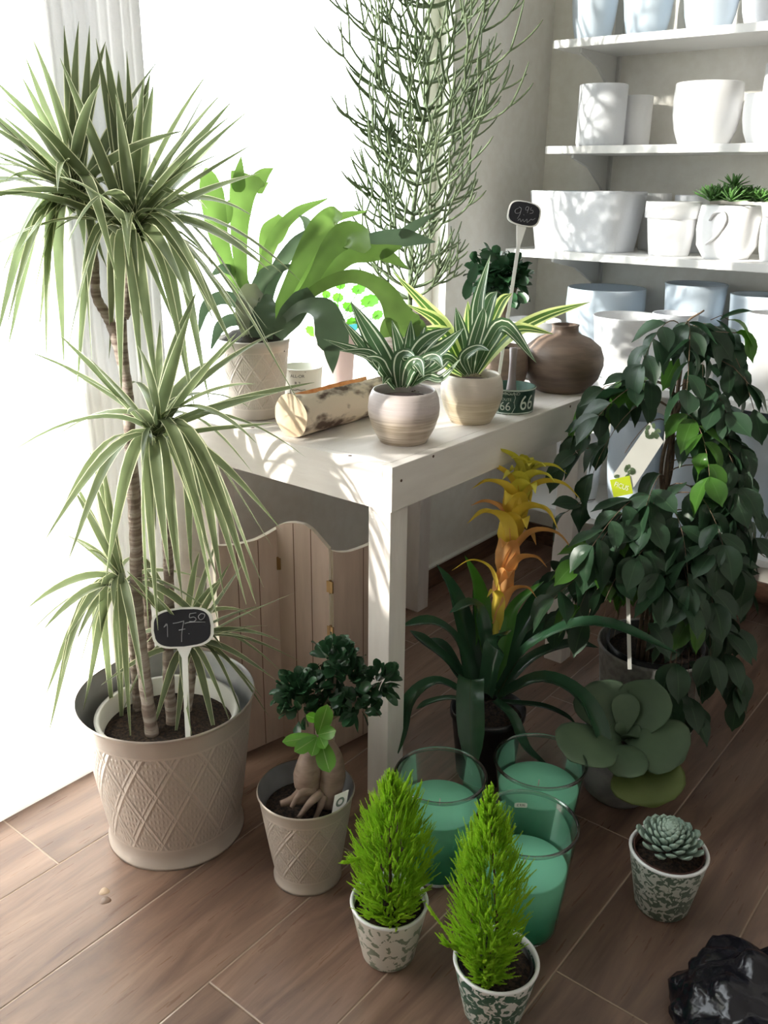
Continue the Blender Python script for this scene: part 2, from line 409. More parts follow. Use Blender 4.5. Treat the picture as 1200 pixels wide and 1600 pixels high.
# window wall: full pier by the corner, parapet under the first window, open gap for the curtain strip, second window above the bloom panel
W1a, W1b = -1.66, -.56; W2a, W2b = -3.0, -1.85; SILL = .70; TOP = 2.5
mb = MB()
mb.box((-.15, W1b, 0), (0, 0, ZC)); mb.box((-.15, W1a, 0), (0, W1b, SILL)); mb.box((-.15, W1a, TOP), (0, W1b, ZC))
mb.box((-.12, W2b, TOP), (0, W1a, ZC)); mb.box((-.15, W2a, TOP), (0, W2b, ZC)); mb.box((-.15, W2a, 0), (-.03, W2b, .03))
mb.box((-.15, YR, 0), (0, W2a, ZC))
struct('wall_left', mb, M_wall)
mb = MB(); t = .045
mb.box((-.11, W1b - t, SILL), (-.05, W1b, TOP), .004); mb.box((-.11, W1a, SILL), (-.05, W1a + t, TOP), .004)
mb.box((-.11, W1a, SILL), (-.05, W1b, SILL + t), .004); mb.box((-.11, W1a, TOP - t), (-.05, W1b, TOP), .004)
w1 = struct('window_1', mb, M_whitep)
mb = MB(); mb.box((-.085, W1a + t, SILL + t), (-.08, W1b - t, TOP - t)); p = mb.build('pane', M_pane, w1, False)
mb = MB()
mb.box((-.04, W2b - .012, .9), (-.02, W2b, TOP), .002); mb.box((-.11, W2a, .05), (-.05, W2a + t, TOP), .004)
mb.box((-.11, W2a, TOP - t), (-.05, W2b, TOP), .004)
mb.box((-.11, (W2a + W2b) / 2 - t, .9), (-.05, (W2a + W2b) / 2 + t, TOP), .004)
w2 = struct('window_2', mb, M_whitep)
mb = MB(); mb.box((-.035, W2a + t, .9), (-.031, W2b - .012, TOP - t)); mb.build('pane', M_pane, w2, False)
M_bloom = mat('white_bloom_panel', (.9, .89, .86), .7, transl=.8, tc=(.97, .96, .93))
mb = MB(); mb.box((-.02, W2a, .0), (-.002, W1a, .9), .002); mb.build('bloom_panel', M_bloom, w2, False)  # translucent panel added in place of opaque wall to imitate window bloom
# wood-look baseboards
M_base = mat('brown_baseboard', (.09, .045, .03), .4, c2=(.15, .08, .05), nscale=8, stretch=(4, 1, 8))
mb = MB(); mb.box((0, W1a, 0), (.012, 0, .075), .002); struct('baseboard_left', mb, M_base)
mb = MB(); mb.box((.012, -.012, 0), (XR, 0, .075), .002); struct('baseboard_back', mb, M_base)
mb = MB(); mb.box((0, W1a, .075), (.016, 0, .082), .001); struct('trim_1', mb, M_whitep)
M_curt = mat('sheer_off_white_fabric', (.84, .83, .82), .9, transl=.085, tc=(.86, .87, .88), bump=.3, bscale=500)  # translucent strip put in so the post between the windows reads bright
mb = MB(); vs = []; nc = 48
for i in range(nc + 1):
    y = W2b - .01 + (W1a + .02 - W2b) * i / nc; x = .014 + .005 * math.sin(i * 1.1) + .003 * math.sin(i * .37)
    vs += [V((x, y, .03)), V((x * 1.1, y, 1.3)), V((x, y, TOP + .08))]
mb.add(vs, [[3 * i + k, 3 * i + 3 + k, 3 * i + 4 + k, 3 * i + 1 + k] for i in range(nc) for k in (0, 1)])
tag(mb.build('curtain', M_curt), 'narrow off-white curtain strip added in place of the post between the two bright windows', 'curtain')

# ------------------------------------------------------------------ wall shelving
uprights = []
for i, x in enumerate((.235, 1.135, 2.035)):
    mb = MB(); mb.box((x - .013, -.012, .12), (x + .013, 0, 2.1), .002)
    for k in range(40):
        z = .16 + k * .048; mb.box((x - .003, -.0125, z), (x + .003, -.0115, z + .02))
    tag(mb.build('shelf_upright', M_metalw, None, False), ['slotted white metal upright nearest the corner behind the shelves', 'slotted white metal upright behind the middle of the shelves', 'slotted white metal upright at the far right of the shelves'][i], 'upright')
SH = [(1.690, .28, .160, 'uppermost white shelf with four pale pots cut off by the picture top'), (1.403, .28, .156, 'white shelf second from top, carrying two cylinders and a rounded pot'),
      (1.104, .36, .084, 'white shelf third from top, carrying the long trough and the succulent pot'), (.760, .47, .16, 'white shelf at table height, crowded with white and blue pots'),
      (.292, .36, .16, 'lowest white shelf, behind the weeping fig')]
for z, dp, x0, lb in SH:
    t_ = thing('wall_shelf', lb, 'shelf', (x0, 0, z))
    mb = MB(); mb.box((x0, -dp, z - .022), (2.5, -.014, z), .002); mb.build('board', M_shelf, t_, False)
    for x in (.235, 1.135, 2.035):
        mb = MB(); th = .004
        pr = [(-.014, z - .022), (-dp + .03, z - .022), (-dp + .03, z - .034), (-dp * .5, z - .06), (-.05, z - .115), (-.014, z - .15)]
        n = len(pr); vs = [V((x - th, y, zz)) for y, zz in pr] + [V((x + th, y, zz)) for y, zz in pr]
        mb.add(vs, [list(range(n)), list(range(n, 2 * n))[::-1]] + [[i, (i + 1) % n, n + (i + 1) % n, n + i] for i in range(n)])
        mb.build('bracket', M_metalw, t_, False)

def shelf_x(cpx, y, z):
    a, b = -1.0, 4.0
    for _ in range(40):
        m = (a + b) / 2
        if proj((m, y, z))[0] < cpx: a = m
        else: b = m
    return a
def pot_profile(kind, r, h):
    w = .006 if r > .03 else .003
    if kind == 'cyl': o = [(r * .95, 0), (r, .01), (r, h)]
    elif kind == 'taper': o = [(r * .78, 0), (r * .8, .004), (r * .98, h * .96), (r, h)]
    elif kind == 'round': o = [(r * .72, 0), (r * .76, .006), (r * .90, h * .25), (r * .98, h * .5), (r * 1.0, h * .75), (r * .97, h)]
    elif kind == 'vase': o = [(r * .7, 0), (r * .74, .006), (r * .93, h * .25), (r * 1.0, h * .55), (r * .98, h * .8), (r * .9, h)]
    elif kind == 'rim': o = [(r * .72, 0), (r * .74, .004), (r * .9, h * .68), (r * .9, h * .7), (r, h * .71), (r, h)]
    elif kind == 'step': o = [(r * .93, 0), (r, .008), (r * 1.0, h * .62), (r * .96, h * .64), (r * .82, h * .65), (r * .82, h)]
    elif kind == 'bowl': o = [(r * .6, 0), (r * .66, .004), (r * .93, h * .4), (r, h * .75), (r * .98, h)]
    rt = o[-1][0]
    inn = [(rt - w * .3, h + w * .4), (rt - w, h)] + [(max(.01, x - w), max(.012, z)) for x, z in reversed(o[1:-1])] + [(0, .012)]
    return [(0, 0)] + o + inn
def shelf_pot(cpx, y, z, rim, wpx, kind, m, label, sx=1, wob=None, group='pots on the wall shelves'):
    x = shelf_x(cpx, y, z); zz = zfor(x, y, rim); h = max(.04, zz - z); r = wpx * depth((x, y, z + h / 2)) / F / 2
    r = min(r, -y - .02) if sx == 1 else r
    mb = MB(); mb.lathe(pot_profile(kind, r, h), (x, y, z), 56, wob, sx)
    o = mb.build('plant_pot', m); tag(o, label, 'pot', group)
    return o, V((x, y, z)), r, h
z1, z2, z3, z4, z5 = [s[0] for s in SH]
shelf_pot(925, -.17, z1, -60, 72, 'round', M_potblue, 'first blue-white glazed pot from the left on the uppermost shelf')
shelf_pot(1008, -.17, z1, -60, 78, 'round', M_potblue, 'second blue-white glazed pot from the left on the uppermost shelf')
shelf_pot(1106, -.17, z1, -60, 86, 'round', M_potblue, 'third blue-white glazed pot from the left on the uppermost shelf')
shelf_pot(1196, -.17, z1, -60, 84, 'round', M_potgrey, 'whitish pot at the right picture edge on the uppermost shelf')
shelf_pot(936, -.19, z2, 134, 74, 'cyl', M_potgrey, 'tall white cylinder pot at the left end of the second shelf')
shelf_pot(990, -.09, z2, 151, 46, 'cyl', M_pottery, 'narrow white cylinder pot tucked behind the taller cylinder')
shelf_pot(1098, -.17, z2, 131, 104, 'round', M_pottery, 'wide white rounded pot alone in the middle of the second shelf')
shelf_pot(1199, -.19, z2, 148, 86, 'round', M_pottery, 'white rounded pot at the right edge of the second shelf')
shelf_pot(1200, -.055, z2, 100, 58, 'cyl', M_pottery, 'tall white cylinder behind the right edge pot of the second shelf')
# the long trough of the third shelf
x = shelf_x(912, -.23, z3); d_ = depth((x, -.23, z3)); L_ = 172 * d_ / F / 2; h_ = zfor(x, -.3, 300) - z3
def trough(w, h, hx, hy):
    mb = MB(); lv = [(0, .0, 0), (1, .0, 0), (1, .012, .006), (1.0, .5, h * .45), (1, .95, h * .96), (1, 1.0, h), (.985, .98, h + .003), (.965, .93, h), (.96, .3, .02), (0, 0, .018)]
    seg = 64; vs = []; uv = []; n = len(lv)
    for i in range(seg):
        a = 2 * PI * i / seg; ca, sa = math.cos(a), math.sin(a); e = .42
        ux = math.copysign(abs(ca) ** e, ca); uy = math.copysign(abs(sa) ** e, sa)
        for k, g, z in lv:
            s_ = .86 + .14 * g
            vs.append(V((w.x + ux * hx * s_ * k, w.y + uy * hy * s_ * k, w.z + z))); uv.append((i / seg, z / h))
    fs = [[i * n + j, ((i + 1) % seg) * n + j, ((i + 1) % seg) * n + j + 1, i * n + j + 1] for i in range(seg) for j in range(n - 1)]
    mb.add(vs, fs, uv); return mb
tag(trough(V((x, -.23, z3)), h_, L_ * .97, .105).build('plant_trough', M_potgrey), 'long white rounded-corner trough at the left end of the third shelf', 'pot')
shelf_pot(1018, -.065, z3, 303, 44, 'cyl', M_pottery, 'small white pot half hidden behind the right end of the trough')
shelf_pot(1044, -.24, z3, 316, 84, 'rim', M_pottery, 'white flowerpot with a collar, beside the trough')
shelf_pot(1072, -.08, z3, 306, 52, 'cyl', M_potgrey, 'plain pot in shade behind the collared flowerpot')
shelf_pot(1204, -.25, z3, 340, 44, 'round', M_pottery, 'small white pot cut by the right edge on the third shelf')
# face pot with trailing succulent
x = shelf_x(1132, -.24, z3); pos = V((x, -.24, z3)); h_ = zfor(x, -.24, 322) - z3; r = 95 * depth(pos) / F / 2
T_ = thing('potted_succulent', 'bushy green succulent in a dented white pot with a raised heart, third shelf', 'plant', pos)
mb = MB(); mb.lathe(pot_profile('vase', r, h_), pos, 64, lambda a, z: 1 + .018 * math.sin(5 * a + z * 60) + .012 * math.cos(9 * a - z * 50)); mb.build('pot', M_pottery, T_)
mb = MB(); ang = math.atan2(CAM.y - pos.y, CAM.x - pos.x) - .45
pts = []
for (u, v) in [(-.2, .75), (-.05, .92), (.2, .95), (.33, .8), (.25, .6), (.05, .38), (-.22, .22)]:
    rr = r * 1.0 + .001; pts.append(pos + V((rr * math.cos(ang + u), rr * math.sin(ang + u), h_ * (.1 + v * .85))))
mb.tube(smooth_path(pts, 4), .004, 6); mb.build('heart_relief', M_pottery, T_)
mb = MB(); mb.lathe([(0, h_ - .012), (r * .86, h_ - .014)], pos, 32); mb.build('soil', M_soil, T_)
M_succ = leaf_mat('succulent_green', (.10, .22, .06), (.1, .2, .05), [], .15, .35)
mb = MB()
for k in range(20):
    a = rnd.random() * 2 * PI; q = r * 1.0 * math.sqrt(rnd.random()); c = pos + V((q * math.cos(a), q * math.sin(a), h_ + .012 + .03 * rnd.random() * (1 - q / r)))
    if k == 0: c = pos + V((0, 0, h_ + .05))
    for i in range(18):
        b_ = i * 2.4; el = .15 + 1.2 * (1 - i / 18) if False else .1 + 1.3 * i / 18
        dr = V((math.cos(b_) * math.cos(el), math.sin(b_) * math.cos(el), math.sin(el))); ln = .046 * (1.15 - .4 * i / 18)
        mb.fleshy([c, c + dr * ln * .4, c + dr * ln * .75, c + dr * ln], lambda t: .0055 * (1 - t) ** .5 + .0006, .0014, cup=.1, seg=6)
mb.build('foliage', M_succ, T_)
# fourth shelf, at table height
shelf_pot(938, -.145, z4, 450, 134, 'bowl', M_potblue, 'wide pale blue bowl-shaped pot at the left of the crowded table-height shelf', group='pots on the table-height shelf')
shelf_pot(828, -.33, z4, 500, 90, 'bowl', M_pottery, 'low white bowl peeping out behind the brown vase', group='pots on the table-height shelf')
shelf_pot(1072, -.12, z4, 444, 94, 'taper', M_potblue, 'tall shiny light-blue pot at the back of the crowded shelf', group='pots on the table-height shelf')
shelf_pot(1170, -.12, z4, 461, 90, 'taper', M_potblue, 'shiny light-blue pot behind the stepped white pot', group='pots on the table-height shelf')
shelf_pot(974, -.355, z4, 494, 110, 'taper', M_pottery, 'white tapering pot just right of the brown vase', group='pots on the table-height shelf')
shelf_pot(1044, -.28, z4, 490, 70, 'taper', M_potgrey, 'white pot standing behind the tapering pot by the vase', group='pots on the table-height shelf')
shelf_pot(1078, -.40, z4, 517, 70, 'round', M_pottery, 'small white pot behind the top of the weeping fig', group='pots on the table-height shelf')
shelf_pot(1186, -.36, z4, 490, 78, 'step', M_pottery, 'stepped white pot at the right edge of the table-height shelf', group='pots on the table-height shelf')
# lowest shelf
for q in [(900, -.2, 668, 78, 'taper', M_pottery, 'white pot between the table end and the weeping fig, lowest shelf'),
          (982, -.2, 650, 82, 'round', M_potblue, 'light-blue pot seen through the left leaves of the weeping fig'),
          (1066, -.2, 640, 80, 'taper', M_potblue, 'light-blue pot behind the weeping fig trunk, lowest shelf'),
          (1158, -.2, 650, 96, 'round', M_potblue, 'broad light-blue pot with open mouth right of the weeping fig'),
          (1254, -.2, 652, 84, 'round', M_potblue, 'light-blue pot right at the picture edge on the lowest shelf')]:
    shelf_pot(q[0], q[1], z5, q[2], q[3], q[4], q[5], q[6], group='pots on the lowest shelf')

# ------------------------------------------------------------------ table
TZ = .786; TX = .612; TY0, TY1 = -1.60, -.715; BH = .092
tb = thing('table', 'whitewashed wooden table standing against the window wall', 'table', (TX / 2, (TY0 + TY1) / 2, 0))
mb = MB(); mb.box((.02, TY0 + .024, TZ - .03), (TX - .024, TY1 - .024, TZ), .001); mb.build('tabletop', M_table, tb, False)
mb = MB(); mb.box((TX - .024, TY0, TZ - BH), (TX, TY1, TZ), .0025); mb.build('apron', M_table, tb, False)
mb = MB(); mb.box((.02, TY0, TZ - BH), (TX - .024, TY0 + .024, TZ), .0025); mb.build('apron', M_table_x, tb, False)
mb = MB(); mb.box((.02, TY1 - .024, TZ - BH), (TX - .024, TY1, TZ), .0025); mb.build('apron', M_table_x, tb, False)
LW = .056
for (x, y) in ((TX - .012 - LW, TY0 + .012), (TX - .012 - LW, TY1 - .012 - LW), (.03, TY0 + .012), (.03, TY1 - .012 - LW)):
    mb = MB(); mb.box((x, y, 0), (x + LW, y + LW, TZ - .03), .002); mb.build('leg', M_table_z, tb, False)
for p in [onz(547, 712, TZ), onz(395, 668, TZ)]:
    mb = MB(); mb.lathe([(0, .0006), (.0035, .0004), (.004, 0)], p, 12); mb.build('wood_knot', M_knot, tb)
for p in [onx(627, 751, TX), onx(677, 713, TX), onx(891, 635, TX)]:
    mb = MB(); mb.tube([p - V((.001, 0, 0)), p + V((.0006, 0, 0))], .003, 10); mb.build('wood_knot', M_knot, tb)

# ------------------------------------------------------------------ folding screen under the table
M_screen = mat('bleached_pine_boards', (.62, .48, .40), .6, c2=(.53, .40, .33), nscale=6, ncon=(.3, .7), stretch=(8, 8, 1))
M_screen_e = mat('pale_cut_wood_edge', (.82, .74, .62), .6)
M_hinge = mat('brass_hinge', (.35, .22, .1), .4, .7)
scr = thing('folding_screen', 'low three-panel folding wooden screen with wavy top edge under the table', 'screen', onz(444, 1150))
gA, gB, gC, gD = onz(352, 1190), onz(443, 1150), onz(519, 1172), onz(606, 1128)
def panel(g0, g1, top, nb):
    mb = MB(); n = 28; th = .012; d = (g1 - g0).normalized(); nr = V((-d.y, d.x, 0))
    if nr.dot(CAM - g0) < 0: nr = -nr
    zs = []
    for i in range(n + 1):
        g = g0.lerp(g1, i / n); px = proj(g + V((0, 0, .45)))[0]; py = None
        for (a, b) in zip(top[:-1], top[1:]):
            if a[0] <= px <= b[0]: py = a[1] + (b[1] - a[1]) * (px - a[0]) / (b[0] - a[0])
        if py is None: py = top[0][1] if px < top[0][0] else top[-1][1]
        zs.append(zfor(g.x, g.y, py))
    zs = [zs[0]] + [(zs[i - 1] + zs[i] * 2 + zs[i + 1]) / 4 for i in range(1, n)] + [zs[-1]]
    for s_, sg in ((nr * th / 2, 1), (-nr * th / 2, -1)):
        vs = []; fs = []
        for i in range(n + 1):
            g = g0.lerp(g1, i / n) + s_; vs += [g + V((0, 0, .004)), g + V((0, 0, zs[i]))]
        for i in range(n): fs.append([2 * i, 2 * i + 2, 2 * i + 3, 2 * i + 1])
        mb.add(vs, fs)
    mb.cur = 1; vs = []; fs = []
    for i in range(n + 1):
        g = g0.lerp(g1, i / n); vs += [g + nr * th / 2 + V((0, 0, zs[i])), g - nr * th / 2 + V((0, 0, zs[i]))]
    for i in range(n): fs.append([2 * i, 2 * i + 2, 2 * i + 3, 2 * i + 1])
    o = len(vs)
    for g, z in ((g0, zs[0]), (g1, zs[-1])):
        vs += [g + nr * th / 2 + V((0, 0, .004)), g - nr * th / 2 + V((0, 0, .004)), g - nr * th / 2 + V((0, 0, z)), g + nr * th / 2 + V((0, 0, z))]
    fs += [[o, o + 1, o + 2, o + 3], [o + 4, o + 5, o + 6, o + 7]]; mb.add(vs, fs)
    mb.cur = 2                        # board joints as thin dark grooves
    for k in range(1, nb):
        u = k / nb; g = g0.lerp(g1, u) + nr * (th / 2 + .0003); z = zs[int(u * n)] - .002
        mb.add([g - d * .0011 + V((0, 0, .006)), g + d * .0011 + V((0, 0, .006)), g + d * .0011 + V((0, 0, z)), g - d * .0011 + V((0, 0, z))], [[0, 1, 2, 3]])
    M_gr = bpy.data.materials.get('groove') or mat('groove', (.16, .09, .06), .8)
    return mb.build('panel', [M_screen, M_screen_e, M_gr], scr, False)
tp1 = [(300, 838), (345, 852), (372, 850), (400, 843), (420, 833), (438, 822)]
tp2 = [(436, 821), (448, 816), (462, 815), (478, 818), (490, 826), (502, 840), (517, 858)]
tp3 = [(519, 860), (530, 862), (545, 861), (560, 856), (575, 850), (600, 832)]
panel(gA, gB, tp1, 3); panel(gB + (gC - gB).normalized() * .002, gC, tp2, 3); panel(gC + (gD - gC).normalized() * .004, gD, tp3, 2)
for g, py in ((gB, 878), (gC, 915), (gC, 985)):
    z = zfor(g.x, g.y, py); p = g + (CAM - g).normalized() * .008
    mb = MB(); mb.tube([V((p.x, p.y, z - .016)), V((p.x, p.y, z + .016))], .0035, 10)
    mb.box((p.x - .009, p.y - .003, z - .014), (p.x + .009, p.y + .001, z + .014), .0006); mb.build('hinge', M_hinge, scr, False)

# ------------------------------------------------------------------ pots standing on the floor and the table
def place(px, py, z=0.0): p = onz(px, py, z); p.z = z; return p
def dims(pos, rim_py, rim_w):
    z = zfor(pos.x, pos.y, rim_py); h = z - pos.z; return h, rim_w * depth((pos.x, pos.y, z)) / F / 2
def soil(pos, r, z, par, name='soil', m=None):
    mb = MB(); mb.lathe([(0, z + .004), (r * .5, z + .005), (r * .8, z + .001), (r, z - .002)], pos, 40, lambda a, zz: 1)
    for i in range(60):
        a = rnd.random() * 6.28; q = r * .9 * math.sqrt(rnd.random()); s = r * rnd.uniform(.02, .05); c = pos + V((q * math.cos(a), q * math.sin(a), z + .003))
        k = [c + V((rnd.uniform(-s, s), rnd.uniform(-s, s), rnd.uniform(0, s * .8))) for _ in range(5)]
        mb.add(k, [[0, 1, 2], [0, 2, 3], [0, 3, 4], [0, 4, 1]])
    return mb.build(name, m or M_soil, par)
def bucket(name, label, base, rim_py, rim_w, base_w, m, par=None, lip=.004, ears=False):
    h, r = dims(base, rim_py, rim_w); rb = base_w * depth(base) / F / 2
    prof = [(0, .003), (rb * .97, .003), (rb * 1.03, 0), (rb * 1.03, .006), (rb, .012), (rb * 1.0, h * .12)]
    for k in range(1, 9):
        t = k / 8; prof.append((rb + (r * .965 - rb) * (t ** .9), h * (.12 + .78 * t)))
    prof += [(r * .985, h * .97), (r, h - .003), (r + lip * .5, h), (r, h + .003)]
    return h, r, rb, prof
# --- large embossed bucket with the variegated dragon tree
pos = place(277, 1288); h, r, rb, prof = bucket('', '', pos, 1082, 272, 200, M_emboss)
T_ = thing('potted_dragon_tree', 'tall cane dragon tree with cream-edged spiky leaf crowns in a large embossed metal bucket', 'plant', pos)
pt = MB(); pt.lathe(prof, pos, 96); bk = pt.build('bucket', M_emboss, T_)
pt = MB(); pt.lathe([(r - .001, h + .002), (r - .004, h - .004), (rb * 1.1, h * .45), (0, h * .45)], pos, 96); pt.build('bucket_lining', M_galv, T_)
mb = MB(); gp = pos + V((0.0, 0.0, 0)); gr_ = r * .80
mb.lathe([(gr_ * .86, h * .5), (gr_, h * .86), (gr_ + .004, h * .87), (gr_ - .006, h * .87), (gr_ * .86, h * .62)], gp, 64); mb.build('inner_pot', M_whitep, T_)
soil(gp, gr_ * .93, h * .76, T_)
M_cane = mat('ringed_grey_cane', (.23, .17, .14), .8, c2=(.42, .35, .30), nscale=8, ncon=(.4, .6), stretch=(1, 1, 14), bump=.8, bscale=30)
M_drac = leaf_mat('cream_edged_green_blade', (.17, .205, .11), (.80, .80, .60), [(0, .07), (1, .07)], .38, .34, 1.6)
D0 = depth(pos)
zs = pos.z + h * .75
def cane(pts, r0, r1):
    P_ = [at(x, y, d) for x, y, d in pts]; P_[0] = V((P_[0].x, P_[0].y, min(P_[0].z, zs + .0))); sp = smooth_path(P_, 8); mb = MB()
    rr = [(r0 + (r1 - r0) * i / (len(sp) - 1)) * (1 + .07 * math.sin(i * 2.1)) for i in range(len(sp))]
    mb.tube(sp, rr, 12); return mb.build('cane', M_cane, T_)
dc = depth(pos + V((0, 0, .3))) + .0
cane([(238, 1150, dc - .02), (226, 1060, dc - .02), (214, 950, dc), (212, 850, dc), (207, 760, dc), (203, 690, dc), (198, 600, dc), (178, 520, dc), (165, 490, dc), (150, 460, dc - .02), (146, 400, dc - .04), (128, 318, dc - .06)], .0135, .009)
cane([(198, 610, dc), (192, 545, dc - .01), (196, 490, dc - .03), (200, 430, dc - .05), (207, 372, dc - .07)], .011, .009)
cane([(270, 1140, dc + .02), (263, 1050, dc + .03), (264, 950, dc + .02), (262, 860, dc), (252, 780, dc - .03), (240, 690, dc - .06)], .012, .009)
cane([(212, 1080, dc + .05), (205, 980, dc + .05), (192, 915, dc + .03)], .009, .008)
cane([(292, 1120, dc + .06), (300, 1050, dc + .09), (296, 1010, dc + .08)], .009, .008)
def crown(cx, cy, d, tips, extra, Lw, w=.0105, spread=(200, 260), downbias=.5, lim=.03):
    c = at(cx, cy, d); mb = MB()
    def blade(tip, L, rise):
        v = tip - c; ln = v.length
        out = v.normalized(); up = V((0, 0, 1))
        base = c + V((rnd.uniform(-.01, .01), rnd.uniform(-.01, .01), rnd.uniform(-.02, .03)))
        a = base + (out * .55 + up * rise).normalized() * ln * .34; b = base + v * .68 + up * ln * rise * .28
        pts = [keep(p, lim) for p in bez(base, a, b, tip, 11)]
        ref = up if abs(out.z) < .85 else (CAM - c).normalized()
        ref = (ref + V((rnd.uniform(-.5, .5), rnd.uniform(-.5, .5), 0))).normalized()
        mb.ribbon(pts, lance(w * rnd.uniform(.85, 1.15), .42, .9), ref, .3, 4, twist=rnd.uniform(-.4, .4))
    for (x, y) in tips:
        px = math.hypot(x - cx, y - cy) / F * d; L = max(Lw * rnd.uniform(.95, 1.1), px * 1.03)
        dz = math.sqrt(max(0, L * L - px * px)) * rnd.choice((-1, -1, 1)) * rnd.uniform(.5, 1)
        dd = max(1.15, d + dz * .9)
        s = dd / d
        tip = at(x, y, dd)
        blade(keep(tip, lim), L, .65 if tip.z < c.z + .05 else .12)
    for k in range(extra):
        az = rnd.random() * 2 * PI; el = rnd.uniform(-1.1, 1.2); L = Lw * rnd.uniform(.75, 1.05)
        tip = c + V((math.cos(az) * math.cos(el), math.sin(az) * math.cos(el), math.sin(el))) * L
        blade(keep(tip, lim), L, .65 if el < .2 else .12)
    return mb.build('leaf_crown', M_drac, T_)
crown(122, 318, dc - .06, [(100, 40), (123, 33), (50, 58), (38, 85), (33, 118), (0, 150), (0, 178), (18, 230), (8, 282), (165, 65), (140, 40), (0, 445), (-8, 540), (12, 545), (72, 570), (145, 592), (60, 520), (-10, 460), (10, 512), (60, 400), (100, 575), (28, 395), (225, 500), (90, 300)], 26, .33, .0115)
crown(206, 365, dc - .08, [(198, 80), (235, 112), (240, 130), (165, 70), (150, 60), (335, 118), (352, 140), (365, 155), (398, 165), (350, 207), (366, 190), (352, 246), (400, 222), (378, 385), (420, 422), (470, 440), (455, 440), (370, 555), (395, 530), (305, 640), (222, 600), (190, 620), (340, 500), (295, 600), (100, 575), (250, 640), (170, 560), (330, 640), (480, 650), (430, 560), (225, 120), (185, 110)], 34, .34, .012)
crown(245, 682, dc - .10, [(75, 692), (105, 880), (165, 905), (232, 985), (247, 985), (343, 983), (385, 945), (400, 945), (412, 918), (428, 858), (440, 828), (478, 715), (400, 692), (300, 905), (90, 520), (75, 560), (250, 500), (215, 540), (370, 520), (400, 505), (400, 600), (330, 880), (285, 940), (140, 560), (300, 480), (350, 930), (265, 900), (395, 640), (430, 660), (340, 560)], 16, .32, .0115)
crown(190, 915, dc + .03, [(28, 1010), (82, 828), (115, 765), (138, 700), (75, 1150), (95, 1060), (205, 1175), (190, 1190), (240, 1130), (100, 1005), (158, 705), (130, 1110), (180, 1180), (70, 1090), (135, 860), (120, 1000), (150, 760)], 14, .25, .0095)
crown(292, 1008, dc + .05, [(462, 925), (440, 1002), (470, 1035), (430, 1062), (410, 1092), (388, 1150), (345, 1185), (300, 1150), (380, 880), (340, 840), (312, 862), (395, 1000), (415, 945), (360, 1130), (270, 1170), (350, 905), (400, 965), (440, 1050), (235, 1150), (420, 1120)], 14, .22, .0075)

# chalkboard price tags
def chalk_sign(label, c, right, up, w, h, strokes, foot, sr=.0013, stake=.0045):
    right = right.normalized(); up = (up - right * up.dot(right)).normalized(); nrm = right.cross(up)
    if nrm.dot(CAM - c) < 0: nrm = -nrm
    T2 = thing('chalkboard_price_sign', label, 'price sign', foot)
    def outline(k, off):
        o = []
        for i in range(40):
            a = 2 * PI * i / 40; ca, sa = math.cos(a), math.sin(a); e = .36
            x = math.copysign(abs(ca) ** e, ca); y = math.copysign(abs(sa) ** e, sa)
            x, y = x * (1 - .10 * y * y), y * (1 - .16 * x * x)
            o.append(c + right * x * w / 2 * k + up * y * h / 2 * k + nrm * off)
        return o
    mb = MB(); a = outline(1.07, .001); b = outline(1.07, -.002); n = 40
    mb.add(a + b, [list(range(n)), list(range(n, 2 * n))[::-1]] + [[i, (i + 1) % n, n + (i + 1) % n, n + i] for i in range(n)])
    mb.build('frame', M_whitep, T2, False)
    mb = MB(); mb.add(outline(.97, .0016), [list(range(n))]); mb.build('board', M_chalk, T2, False)
    mb = MB()
    for s in strokes:
        s = smooth_path([V((x, y, 0)) for x, y in s], 3) if len(s) > 2 else [V((x, y, 0)) for x, y in s]
        mb.tube([c + right * p.x * w / 2 + up * p.y * h / 2 + nrm * .002 for p in s], sr, 5)
    mb.build('chalk_writing', M_chalkw, T2)
    top = c - up * h * .5 - nrm * .0015; mb = MB(); m_ = top.lerp(foot, .12)
    ax = right; pts = [top + up * h * .05, m_, foot]
    vs = []; wd = [stake * 3.2, stake * 1.1, stake * .9]
    for p, q in zip(pts, wd):
        for dx, dz in ((-1, 0), (1, 0), (1, -1), (-1, -1)): vs.append(p + ax * dx * q / 2 + nrm * dz * .003)
    fs = []
    for i in range(2):
        for j in range(4): fs.append([i * 4 + j, i * 4 + (j + 1) % 4, i * 4 + 4 + (j + 1) % 4, i * 4 + 4 + j])
    fs += [[0, 1, 2, 3], [8, 9, 10, 11]]; mb.add(vs, fs); mb.build('stake', M_whitep, T2, False)
S175 = [[(-.62, .12), (-.5, .28), (-.52, -.4)], [(-.62, .12), (-.5, .25)], [(-.3, .28), (-.12, .3), (.08, .36)], [(.08, .36), (-.02, -.2), (-.06, -.72)], [(-.12, -.1), (.1, -.06)], [(.2, -.32), (.23, -.34)],
        [(.52, .72), (.3, .7)], [(.3, .7), (.28, .5), (.42, .52), (.5, .4), (.42, .28), (.26, .3)], [(.68, .66), (.58, .52), (.64, .34), (.76, .42), (.8, .6), (.68, .66)], [(.1, .22), (.3, .26), (.8, .2)]]
ds = D0 - .13; c_ = at(285, 981, ds); ft = at(293, 1142, dc - .04); ft = ft + (ft - c_) * .06
chalk_sign('black chalk price sign reading 17.50 in the large bucket of the dragon tree', c_, RIGHT - UPV * -.09, UPV, 92 * ds / F, 60 * ds / F, S175, ft, .00075, .011)
